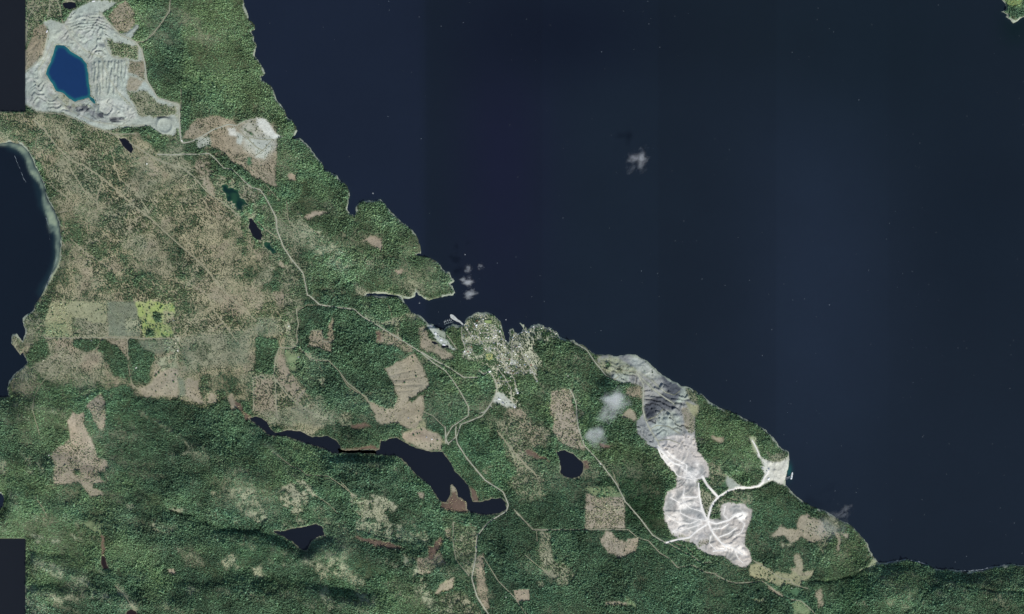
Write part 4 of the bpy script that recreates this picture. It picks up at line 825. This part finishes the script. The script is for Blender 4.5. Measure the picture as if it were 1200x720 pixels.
# ------------------------------------------------------------------ houses
ORD = ['nearest', 'second nearest', 'third nearest', 'fourth nearest', 'fifth nearest', 'sixth nearest', 'seventh nearest', 'eighth nearest', 'ninth nearest', 'tenth nearest', 'eleventh nearest', 'twelfth nearest',
       'thirteenth nearest', 'fourteenth nearest', 'fifteenth nearest', 'sixteenth nearest', 'seventeenth nearest', 'eighteenth nearest']
MARKS = [('the square playing field', 573, 417), ('the green park on the headland', 572, 377), ('the breakwater', 543, 380), ('the gravel yard', 583, 471), ('the narrow village cove', 597, 400), ('the eastern point', 630, 385), ('the white community hall', 574, 435), ('the eastern forest edge', 626, 440), ('the village crossroads', 600, 425), ('the western woods', 546, 415)]
ROOF = dict(white=(232, 232, 226), cream=(214, 208, 184), grey=(160, 162, 164), brown=(112, 94, 78), red=(140, 82, 70), charcoal=(82, 84, 88), blue=(120, 140, 158), green=(100, 122, 104))
M_wall = mat('house_wall', (196, 192, 178), .8, .1)
shapes = {}
for rn, rc in ROOF.items():
    rm_ = mat('roof_' + rn, rc, .7, .1)
    for sh_, (L, Wd) in dict(long=(17, 9.5), square=(13, 11), small=(10, 7.5)).items():
        b = MB(); b.box(-L / 2, L / 2, -Wd / 2, Wd / 2, -3, 3.4); r = MB(); r.gable(L, Wd, 3.35, 3.35 + Wd * .3)
        if sh_ == 'long': b.box(-2, 4, Wd / 2, Wd / 2 + 4, -3, 3); r.box(-2.4, 4.4, Wd / 2 + .7, Wd / 2 + 4.4, 3.01, 3.3)
        shapes[rn, sh_] = (b.mesh('wall', M_wall), r.mesh('roof', rm_))
street_d = np.full((NY, NX), 9, np.float32)
for p_, w_, k_ in ROADS:
    if k_ == 'street' : street_d = np.minimum(street_d, polydist(p_, 6, False, False))
vm = inside(pts('_', vil), False) & ~inside(pts('Q', '500 432 560 425 620 430 640 500 600 560 545 525 520 470'), False) & ~inside(pts('Q', '650 500 755 500 760 612 650 610'), False) & ~inside(pts('Q', '636 132 745 132 740 192 645 192'), False)
houses = []
tries = 0
while len(houses) < 240 and tries < 30000:
    tries += 1; x = random.uniform(541, 655); y = random.uniform(366, 478)
    i, j = int(round(x)) - X0, int(round(y)) - Y0
    if not vm[j, i] or land[j, i] < 1.3 or not (.85 < street_d[j, i] < 4.5) or (577 < x < 605 and y > 459): continue
    if random.random() > (1 if x < 612 else .5): continue
    if all((x - a) ** 2 + (y - b) ** 2 > 2.7 for a, b, *_ in houses): houses.append((x, y, random.choices(list(ROOF), [9, 5, 5, 1.5, .7, 1.5, 1, .5])[0], random.choices(['long', 'square', 'small'], [4, 4, 2])[0]))
bins = {}
for h in houses:
    mk = min(MARKS, key=lambda m: (m[1] - h[0]) ** 2 + (m[2] - h[1]) ** 2); bins.setdefault((mk, h[2], h[3]), []).append(h)
for (mk, rn, sh_), L in bins.items():
    L.sort(key=lambda h: (h[0] - mk[1]) ** 2 + (h[1] - mk[2]) ** 2)
    for k, (x, y, _, _) in enumerate(L):
        z = float(samp(H, x, y)); e = 'roofed' if True else ''
        lab = f'{sh_} house with {rn} roof, {ORD[min(k, 17)] + " such house to" if len(L) > 1 else "close to"} {mk[0]}'
        o = put('house', None, lab, 'house', 'houses of the shore village', None, None, (*W(x, y), z + 1.0), random.choice([0, .35, 1.57, -.4, -.9]) + random.uniform(-.1, .1))
        wl, rf = shapes[rn, sh_]; put('wall', wl, parent=o); put('roof', rf, parent=o)
# scattered farmsteads away from the village
FARM = [('C', 690, 130, 'white', 'white roofed farmhouse in the pale yard below the north-west haul road'), ('E', 430, 318, 'grey', 'grey roofed farmhouse beside the farm lane south of the pale field'), ('E', 815, 225, 'white', 'white roofed farmhouse at the east edge of the bright green meadow'),
 ('E', 825, 330, 'cream', 'cream roofed farmhouse at the corner below the bright green meadow'), ('E', 835, 365, 'white', 'white roofed farmhouse south of the meadow corner'), ('E', 640, 445, 'white', 'white roofed cabin in the woods west of the brown field'), ('E', 205, 412, 'cream', 'cream roofed cabin near the western shore'),
 ('F', 555, 250, 'white', 'white roofed farmhouse in the grassy gap north of the dark square wood'), ('F', 600, 395, 'grey', 'grey roofed farmhouse by the little oval pond garden'), ('F', 545, 270, 'cream', 'cream roofed barn in the grassy gap north of the dark square wood'), ('N', 264, 322, 'white', 'lone white roofed house in the forest above the brown clearing'),
 ('M', 460, 520, 'white', 'white roofed house beside the southern track junction'), ('M', 630, 655, 'white', 'white roofed cabin west of the square brown clearing'), ('M', 515, 462, 'grey', 'grey roofed house at the bend of the southern road'), ('Y', 395, 580, 'white', 'white roofed farmhouse above the small dark green field'), ('Y', 360, 660, 'grey', 'grey roofed shed south of the lane by the small green field'),
 ('Y', 345, 578, 'red', 'rust roofed barn at the end of the long tan clearing'), ('H', 425, 700, 'white', 'white roofed house on the tan meadow above the boomerang lake'), ('H', 400, 690, 'grey', 'grey roofed house on the tan meadow above the boomerang lake'), ('Z', 738, 430, 'white', 'white roofed roadside house north-east of the round lake'),
 ('B', 143, 412, 'grey', 'grey roofed cabin in a glade of the northern forest'), ('A', 855, 662, 'white', 'white roofed weigh house at the haul road corner'), ('H', 315, 600, 'grey', 'small grey roofed hut in the middle of the big brown clearcut'), ('I', 232, 215, 'white', 'white roofed hut at the west edge of the south-western clearing')]
for t_, x, y, rn, lab in FARM:
    (x, y), = pts(t_, f'{x} {y}'); o = put('house', None, lab, 'house', 'scattered farmhouses and cabins', None, None, (*W(x, y), float(samp(H, x, y)) + 1.0), random.uniform(0, 3))
    wl, rf = shapes[rn, 'long']; put('wall', wl, parent=o); put('roof', rf, parent=o)

# ------------------------------------------------------------------ larger works buildings
M_shed = mat('metal_roof', (226, 228, 230), .45, .05, .3, .4); M_shedg = mat('grey_metal_roof', (150, 156, 162), .5, .06, .3, .4); M_cladding = mat('cladding', (172, 176, 178), .6, .08)
M_conc = mat('concrete', (168, 166, 158), .9, .12); M_steel = mat('painted_steel', (150, 154, 158), .5, .1, .5, .4)
def shed(t_, x, y, L, Wd, rz, lab, m=M_shed, vents=3, nm='warehouse', ct='warehouse'):
    (x, y), = pts(t_, f'{x} {y}'); o = put(nm, None, lab, ct, None, None, None, (*W(x, y), float(samp(H, x, y)) + 1), rz)
    b = MB(); b.box(-L / 2, L / 2, -Wd / 2, Wd / 2, -5, 7); put('wall', b.mesh('wall', M_cladding), parent=o)
    r = MB(); r.gable(L, Wd, 6.9, 6.9 + Wd * .16, .8); rf = put('roof', r.mesh('roof', m), parent=o)
    for k in range(vents):
        v = MB(); cxv = (k + .5) / vents * L - L / 2; v.box(cxv - 1.4, cxv + 1.4, -.9, .9, 6.8 + Wd * .14, 8.9 + Wd * .16); put('vent', v.mesh('vent', M_shedg), parent=rf)
    d = MB(); d.box(L / 2 + .01, L / 2 + .25, -2.5, 2.5, -1, 4.5); put('door', d.mesh('door', M_shedg), parent=o)
shed('Q', 103, 300, 26, 18, -.75, 'white roofed shed in the middle of the pale shore strip'); shed('Q', 165, 375, 26, 20, -.75, 'brightest white roofed shed at the lower end of the shore strip')
shed('Q', 52, 215, 30, 16, -.75, 'pale grey shed at the top of the shore strip near the harbour', M_shedg); shed('Q', 130, 335, 18, 12, -.75, 'small grey shed between the two white sheds on the shore strip', M_shedg, 2); shed('Q', 195, 425, 34, 14, -.2, 'long pale shed above the lower settling pool', M_shed, 4)
shed('R', 120, 300, 26, 18, .4, 'white community hall south-west of the playing field', M_shed, 3, 'community_hall', 'hall'); shed('R', 215, 575, 30, 16, -.2, 'large white works shed in the gravel yard'); shed('R', 250, 612, 24, 13, -.4, 'smaller grey works shed in the gravel yard', M_shedg, 2)
shed('R', 365, 655, 22, 12, -.6, 'white shed at the south-east corner of the gravel yard', M_shed, 2); shed('R', 395, 515, 20, 14, .2, 'white store on the pale pad east of the village', M_shed, 2); shed('R', 585, 400, 18, 11, 1.2, 'white shed at the end of the eastern village lane', M_shed, 2)
shed('S', 388, 492, 24, 18, .6, 'white crusher house on the loading ground', M_shed, 2, 'crusher_house', 'works building'); shed('S', 320, 372, 20, 12, -.5, 'grey office shed on the west side of the loading ground', M_shedg, 2)
shed('A', 222, 150, 26, 12, 1.2, 'white works shed beside the north-west quarry road', M_shed, 3); shed('A', 440, 8, 30, 12, .2, 'pale works shed at the top of the north-west quarry', M_shed, 3); shed('Q', 560, 205, 24, 15, .5, 'white school building west of the headland park', M_shed, 3, 'school_building', 'school')
shed('Q', 425, 500, 20, 12, .9, 'white store on the western edge of the village', M_shed, 2); shed('Q', 820, 275, 26, 12, .8, 'long white inn on the eastern edge of the headland', M_shed, 3, 'inn', 'inn')

# storage tanks
for x, y, lab in ((392, 382, 'round white storage tank on the loading ground'), (370, 405, 'smaller pale tank beside the white storage tank')):
    (a, b_), = pts('S', f'{x} {y}'); o = put('storage_tank', None, lab, 'tank', None, None, None, (*W(a, b_), float(samp(H, a, b_))))
    r = 11 if 'smaller' not in lab else 7; q = MB(); q.cyl(0, 0, -4, 9, r, r, 28); put('shell', q.mesh('shell', M_shed), parent=o); q = MB(); q.cyl(0, 0, 9, 11, r + .2, 1, 28); put('roof', q.mesh('roof', M_shedg), parent=o)
    q = MB(); q.cyl(0, 0, 11, 12, 1.3, 1.3, 12); put('hatch', q.mesh('hatch', M_steel), parent=o)

# ------------------------------------------------------------------ harbour
def slab(name, p, w, z0, z1, m, parent=None, wob=0):
    """bar of rectangular section along a polyline in picture units, w in px"""
    P = np.array(p, float); t = np.gradient(P, axis=0); t /= np.linalg.norm(t, axis=1)[:, None]; nn = np.stack([-t[:, 1], t[:, 0]], 1)
    ww = np.array(w if hasattr(w, '__len__') else [w] * len(P))[:, None] / 2
    A = P + nn * ww; B = P - nn * ww; n = len(P); V = []
    for z, grow in ((z1, 1.0), (z0, 1.0 + wob)):
        for Q in (P + nn * ww * grow, P - nn * ww * grow): V += [((q[0] - 600) * PX, (360 - q[1]) * PX, z) for q in Q]
    F = []
    for i in range(n - 1):
        F += [(i, i + 1, n + i + 1, n + i), (2 * n + i, 3 * n + i, 3 * n + i + 1, 2 * n + i + 1), (i, 2 * n + i, 2 * n + i + 1, i + 1), (n + i, n + i + 1, 3 * n + i + 1, 3 * n + i)]
    F += [(0, n, 3 * n, 2 * n), (n - 1, 3 * n - 1, 4 * n - 1, 2 * n - 1)]
    me = bpy.data.meshes.new(name); me.from_pydata(V, [], F); me.materials.append(m); me.update(); return put(name, me, parent=parent)
def tag(o, lab, cat, group=None): o['label'] = lab; o['category'] = cat; (group and o.__setitem__('group', group)); return o
bw = slab('breakwater', pts('Q', '268 85 285 105 310 125 345 150 375 165 400 190 415 205'), [1.4, 3.6, 3.4, 2.4, 1.8, 1.5, 1.6], -4, 5, mat('rubble', (178, 182, 178), .95, .25, .05), wob=.5); tag(bw, 'grey rubble breakwater reaching into the bay beside the marina', 'breakwater')
M_float = mat('float_planks', (112, 122, 124), .8, .15)
def pier(lab, parts_, root, nm='floating_pier', ct='pier'):
    o = put(nm, None, lab, ct)
    for pn, p_, w_ in parts_: slab(pn, p_, w_, -.6, 1.0, M_float, o)
    return o
pier('comb shaped marina pier with four fingers west of the breakwater', [('walkway', pts('Q', '200 198 230 185 275 172 300 165'), .5)] + [('finger', pts('Q', f'{a} {b_ + 2} {a - 6} {b_ - 42}'), .42) for a, b_ in ((205, 192), (222, 184), (245, 178), (268, 171))], None)
pier('long thin pier running off the shore works', [('walkway', pts('Q', '132 245 160 278 190 312'), .6), ('float', pts('Q', '128 236 142 262'), 1.1)], None)
pier('short pier beside the long pier of the shore works', [('walkway', pts('Q', '180 262 192 285 205 300'), .5), ('float', pts('Q', '176 255 184 268'), .9)], None)
pier('small pier in the village cove', [('walkway', pts('Q', '925 290 945 320 958 350'), .6), ('float', pts('Q', '920 285 935 300'), 1.1)], None)
M_hull = mat('white_hull', (222, 226, 228), .4, .04, .2, .4); M_cab = mat('cabin_paint', (200, 206, 210), .5, .05, .2, .4); M_deck = mat('deck', (150, 146, 134), .8, .12)
def hull_mesh(L, B, D, fr=.3):
    m = MB(); st_ = [(-.5, .82), (-.3, 1), (.1, 1), (.32, .8), (.45, .35), (.5, .04)]; V = []
    for u, w_ in st_:
        for s_ in (-1, 1): V += [(u * L, s_ * B / 2 * w_, D + (max(u, 0) * .8 * D)), (u * L * .96, s_ * B / 2 * w_ * .6, -.5 * D)]
    F = []
    for i in range(len(st_) - 1):
        a, b_ = i * 4, i * 4 + 4; F += [(a, a + 1, b_ + 1, b_), (a + 2, b_ + 2, b_ + 3, a + 3), (a + 1, a + 3, b_ + 3, b_ + 1), (a, b_, b_ + 2, a + 2)]
    F += [(0, 2, 3, 1), (len(V) - 4, len(V) - 3, len(V) - 1, len(V) - 2)]; m.add(V, F); return m
hm = hull_mesh(13, 4.2, 1.5).mesh('hull', M_hull); cb = MB(); cb.box(-3.2, 1.6, -1.3, 1.3, 1.3, 3.4); cb.box(-2.6, .2, -1.0, 1.0, 3.4, 4.2); cm = cb.mesh('cabin', M_cab)
BT = [('Q', 198, 168, 'white boat at the first finger of the marina'), ('Q', 213, 160, 'white boat between the first two marina fingers'), ('Q', 236, 152, 'white boat between the middle marina fingers'), ('Q', 258, 147, 'white boat between the last two marina fingers'), ('Q', 276, 150, 'white boat outside the last marina finger'),
      ('Q', 125, 255, 'white boat moored west of the long works pier'), ('Q', 150, 285, 'white boat alongside the long works pier'), ('Q', 893, 143, 'lone white boat off the headland, east of the village'), ('c', 550, 452, 'lone white boat in the bay north of the shore works'), ('D', 948, 268, 'white boat anchored off the northern cove'),
      ('G', 148, 106, 'white boat sailing north of the wooded point'), ('_', 545.0, 298.5, 'lone white boat on the strait east of the wooded point')]
for k, (t_, x, y, lab) in enumerate(BT):
    (x, y), = pts(t_, f'{x} {y}'); o = put('motor_boat', None, lab, 'boat', 'small white boats', None, None, (*W(x, y), .3), random.uniform(1.2, 2.0) if t_ == 'Q' and y < 380 else random.uniform(0, 3))
    put('hull', hm, parent=o); put('cabin', cm, parent=o)
# bulk carrier at the loading berth
(x, y), = pts('S', '652 458'); ship = put('cargo_barge', None, 'white cargo barge moored at the stone loading berth', 'barge', None, None, None, (*W(x, y), 1.0), math.radians(78))
put('hull', hull_mesh(86, 19, 5).mesh('hull', M_hull), parent=ship)
q = MB(); q.box(-36, -20, -7, 7, 5, 12); q.box(-34, -26, -5, 5, 12, 16); put('deckhouse', q.mesh('deckhouse', M_hull), parent=ship)
for k in range(3): q = MB(); q.box(-15 + k * 16, -3 + k * 16, -6.5, 6.5, 4.9, 6.6); put('hatch_cover', q.mesh('hatch_cover', M_cab if k != 1 else M_deck), parent=ship)
q = MB(); q.cyl(-30, 0, 16, 21, 1.8, 1.5, 12); put('funnel', q.mesh('funnel', M_steel), parent=ship)
ld = put('ship_loader', None, 'grey conveyor jetty reaching from the shore to the barge', 'jetty'); slab('conveyor', pts('S', '560 492 590 482 632 466'), .5, 9, 11, M_steel, ld)
for a, b_ in ((596, 480), (614, 474), (630, 468)):
    (px_, py_), = pts('S', f'{a} {b_}'); X_, Y_ = W(px_, py_); q = MB(); q.cyl(X_, Y_, -6, 9, 2.2, 2.2, 12); put('pile', q.mesh('pile', M_steel), parent=ld)
slab('catwalk', pts('S', '588 500 612 486 634 478'), .3, 5, 6, M_steel, ld)
# playing fields
def field(t_, s_, lab, rgb):
    p_ = pts(t_, s_); P = [((a - 600) * PX, (360 - b_) * PX) for a, b_ in p_]; z = max(float(samp(H, a, b_)) for a, b_ in p_) + 1.2; n = len(P)
    me = bpy.data.meshes.new('playing_field'); me.from_pydata([(a, b_, z) for a, b_ in P] + [(a, b_, z - 14) for a, b_ in P], [], [tuple(range(n))] + [(i, n + i, n + (i + 1) % n, (i + 1) % n) for i in range(n)])
    me.materials.append(mat('turf', rgb, .95, .12, .03)); me.update(); put('playing_field', me, lab, 'field', None, 'structure')
field('Q', '668 532 742 522 748 585 715 600 672 590', 'square yellow-green playing field in the village centre', (158, 160, 108)); field('Q', '652 150 730 148 728 182 655 185', 'green park lawn on the village headland', (132, 150, 98))

# ------------------------------------------------------------------ single trees standing in open fields
M_bark = mat('bark', (90, 78, 66), .95, .2)
def crown_one(kind, tone):
    m = MB(); rr = random.Random(kind * 7 + 1); V = []; F = []
    for _ in range(150 if kind else 170):
        a = rr.uniform(0, 6.283); h = rr.random()
        rad = (1 - h) * .95 if kind == 0 else math.sqrt(max(0, 1 - (2 * h - 1) ** 2))
        r = 7.5 * rad * rr.uniform(.55, 1.1); z = (4 + 20 * h) if kind == 0 else (4 + 13 * h); s = rr.uniform(1.6, 3.0)
        c = (r * math.cos(a), r * math.sin(a), z); b = len(V)
        for q in range(5): t = q * 1.2566 + a; V.append((c[0] + s * math.cos(t) * rr.uniform(.6, 1.2), c[1] + s * math.sin(t) * rr.uniform(.6, 1.2), c[2] + rr.uniform(-.9, .5)))
        V.append((c[0], c[1], c[2] + s * .6)); F += [(b + q, b + (q + 1) % 5, b + 5) for q in range(5)]
    m.add(V, F); me = m.mesh('crown', MATS.get(tone)); return me
mat('leaf_dark', (76, 106, 72), .85, .3, .3); mat('leaf_olive', (106, 120, 82), .85, .3, .3)
tk = MB(); tk.cyl(0, 0, -2, 7, .7, .45, 8); tk.cyl(0, 0, 7, 14, .45, .12, 8); trunk = tk.mesh('trunk', M_bark)
for a in (0.4, 2.5, 4.6):
    pass
crowns = {(k, t): crown_one(k, t) for k in (0, 1) for t in ('leaf_dark', 'leaf_olive')}
FIELDS = [('E', '650 145 730 140 815 155 800 245 812 298 700 298 660 250', 34, 'the bright green meadow'), ('E', '225 150 495 140 495 230 345 205 330 290 225 295', 26, 'the pale western field'), ('H', '215 375 340 305 405 440 370 470 300 500 250 440', 6, 'the upper brown clearcut'),
          ('H', '150 560 255 560 375 540 370 600 340 645 280 625 170 610', 5, 'the lower brown clearcut'), ('Y', '185 465 280 490 380 515 430 550 330 565 240 535', 16, 'the long tan clearing'), ('Y', '430 260 480 190 555 235 570 310 500 330', 12, 'the south-east brown clearing'),
          ('M', '235 35 310 10 380 45 375 88 300 78', 12, 'the lakeside tan meadow'), ('E', '735 460 832 455 828 575 700 580', 16, 'the brown western field'), ('K', '855 400 955 425 955 505 890 505', 12, 'the pale southern clearing')]
ORDL = ['leftmost', 'second from the left', 'third from the left', 'fourth from the left', 'fifth from the left', 'sixth from the left', 'seventh from the left', 'eighth from the left', 'ninth from the left', 'tenth from the left']
def spread(poly, n, md):
    xs = [q[0] for q in poly]; ys = [q[1] for q in poly]; out = []; k = 0
    while len(out) < n and k < 6000:
        k += 1; x = random.uniform(min(xs), max(xs)); y = random.uniform(min(ys), max(ys)); c = False
        for i in range(len(poly)):
            ax, ay = poly[i]; bx, by = poly[(i + 1) % len(poly)]
            if (ay > y) != (by > y) and x < (bx - ax) * (y - ay) / (by - ay) + ax: c = not c
        if c and float(samp(roadd, x, y)) > .5 and all((x - a) ** 2 + (y - b) ** 2 > md * md for a, b in out): out.append((x, y))
    return out
for t_, s_, n_, nm in FIELDS:
    groups = {}
    for x, y in spread(pts(t_, s_), n_, 1.9):
        kd, tn, big = random.randint(0, 1), random.choice(['leaf_dark', 'leaf_dark', 'leaf_olive']), random.random() < .4
        groups.setdefault((kd, tn, big), []).append((x, y))
    for (kd, tn, big), L in groups.items():
        L.sort()
        for k, (x, y) in enumerate(L):
            lab = f'{"large" if big else "small"} {"dark" if tn == "leaf_dark" else "olive"} {"conifer" if kd == 0 else "rounded tree"}{", " + (ORDL[k] if k < 10 else "far right") + " of its kind" if len(L) > 1 else ""} in {nm}'
            o = put('conifer_tree' if kd == 0 else 'rounded_tree', None, lab, 'tree', 'single trees standing in open ground', None, None, (*W(x, y), float(samp(H, x, y)) - .3), random.uniform(0, 6))
            s = random.uniform(1.05, 1.3) if big else random.uniform(.6, .85); o.scale = (s, s, s)
            put('trunk', trunk, parent=o); put('crown', crowns[kd, tn], parent=o)

# ------------------------------------------------------------------ clouds
def cloud_mat(name, dens, scale, thr, seed):
    m = bpy.data.materials.new(name); m.use_nodes = True; n = m.node_tree.nodes; l = m.node_tree.links; n.clear()
    o = n.new('ShaderNodeOutputMaterial'); v = n.new('ShaderNodeVolumePrincipled'); v.inputs['Color'].default_value = (.985, .99, 1, 1); v.inputs['Anisotropy'].default_value = .1
    tc = n.new('ShaderNodeTexCoord'); no = n.new('ShaderNodeTexNoise'); no.noise_dimensions = '4D'; no.inputs['W'].default_value = seed; no.inputs['Scale'].default_value = scale; no.inputs['Detail'].default_value = 5; no.inputs['Roughness'].default_value = .6
    l.new(tc.outputs['Object'], no.inputs['Vector'])
    ln = n.new('ShaderNodeVectorMath'); ln.operation = 'LENGTH'; l.new(tc.outputs['Object'], ln.inputs[0])
    # object space is the unit ball: falloff toward its skin
    f = n.new('ShaderNodeMapRange'); f.inputs[1].default_value = 1.0; f.inputs[2].default_value = .0; f.inputs[3].default_value = -.30; f.inputs[4].default_value = .06; l.new(ln.outputs['Value'], f.inputs[0])
    a = n.new('ShaderNodeMath'); a.operation = 'ADD'; l.new(no.outputs[0], a.inputs[0]); l.new(f.outputs[0], a.inputs[1])
    r = n.new('ShaderNodeMapRange'); r.inputs[1].default_value = thr; r.inputs[2].default_value = thr + .26; r.inputs[3].default_value = 0; r.inputs[4].default_value = dens; l.new(a.outputs[0], r.inputs[0])
    l.new(r.outputs[0], v.inputs['Density']); l.new(v.outputs[0], o.inputs['Volume']); return m
def ball():
    m = MB(); N, K = 20, 10; V = [(0, 0, -1)] + [(math.sin(math.pi * k / K) * math.cos(2 * math.pi * i / N), math.sin(math.pi * k / K) * math.sin(2 * math.pi * i / N), -math.cos(math.pi * k / K)) for k in range(1, K) for i in range(N)] + [(0, 0, 1)]
    F = [(0, 1 + (i + 1) % N, 1 + i) for i in range(N)]
    for k in range(K - 2): F += [(1 + k * N + i, 1 + k * N + (i + 1) % N, 1 + (k + 1) * N + (i + 1) % N, 1 + (k + 1) * N + i) for i in range(N)]
    F += [(len(V) - 1, 1 + (K - 2) * N + i, 1 + (K - 2) * N + (i + 1) % N) for i in range(N)]; m.add(V, F); return m
CLD = [(748, 189, 24, 19, .6, .02, 2.4, .43, 'wispy white cloud alone over the open strait'), (548.5, 330, 14, 9, 0, .026, 2.2, .40, 'small white cloud puff east of the wooded point, the middle one'), (550.5, 344.5, 14, 9, .2, .026, 2.2, .40, 'small white cloud puff east of the wooded point, the lowest one'),
       (549, 315, 9, 10, .2, .016, 2.2, .43, 'faint cloud shred above the two puffs east of the wooded point'), (563, 313, 6, 6, .2, .015, 2.2, .43, 'tiniest faint cloud shred off the wooded point'), (719, 473, 27, 21, .5, .035, 1.3, .37, 'thickest white cloud beside the dark quarry benches'),
       (698, 511, 25, 19, .9, .03, 1.5, .40, 'thin white cloud southwest of the thick quarry cloud'), (972, 620, 34, 26, -.4, .008, 2.0, .40, 'thin cloud veil over the brown clearing near the south-east shore'), (988, 598, 22, 13, .7, .012, 3.2, .45, 'torn cloud wisp over the sea off the south-east shore')]
for k, (x, y, a, b_, rz, dn, sc, th, lab) in enumerate(CLD):
    o = put('cloud', ball().mesh('cloud', cloud_mat('cloud_vapour', dn, sc, th, k * 3.7)), lab, 'cloud', 'low cloud scraps', None, None, (*W(x, y), 330), rz); o.scale = (a * 11.5, b_ * 11.5, 70)
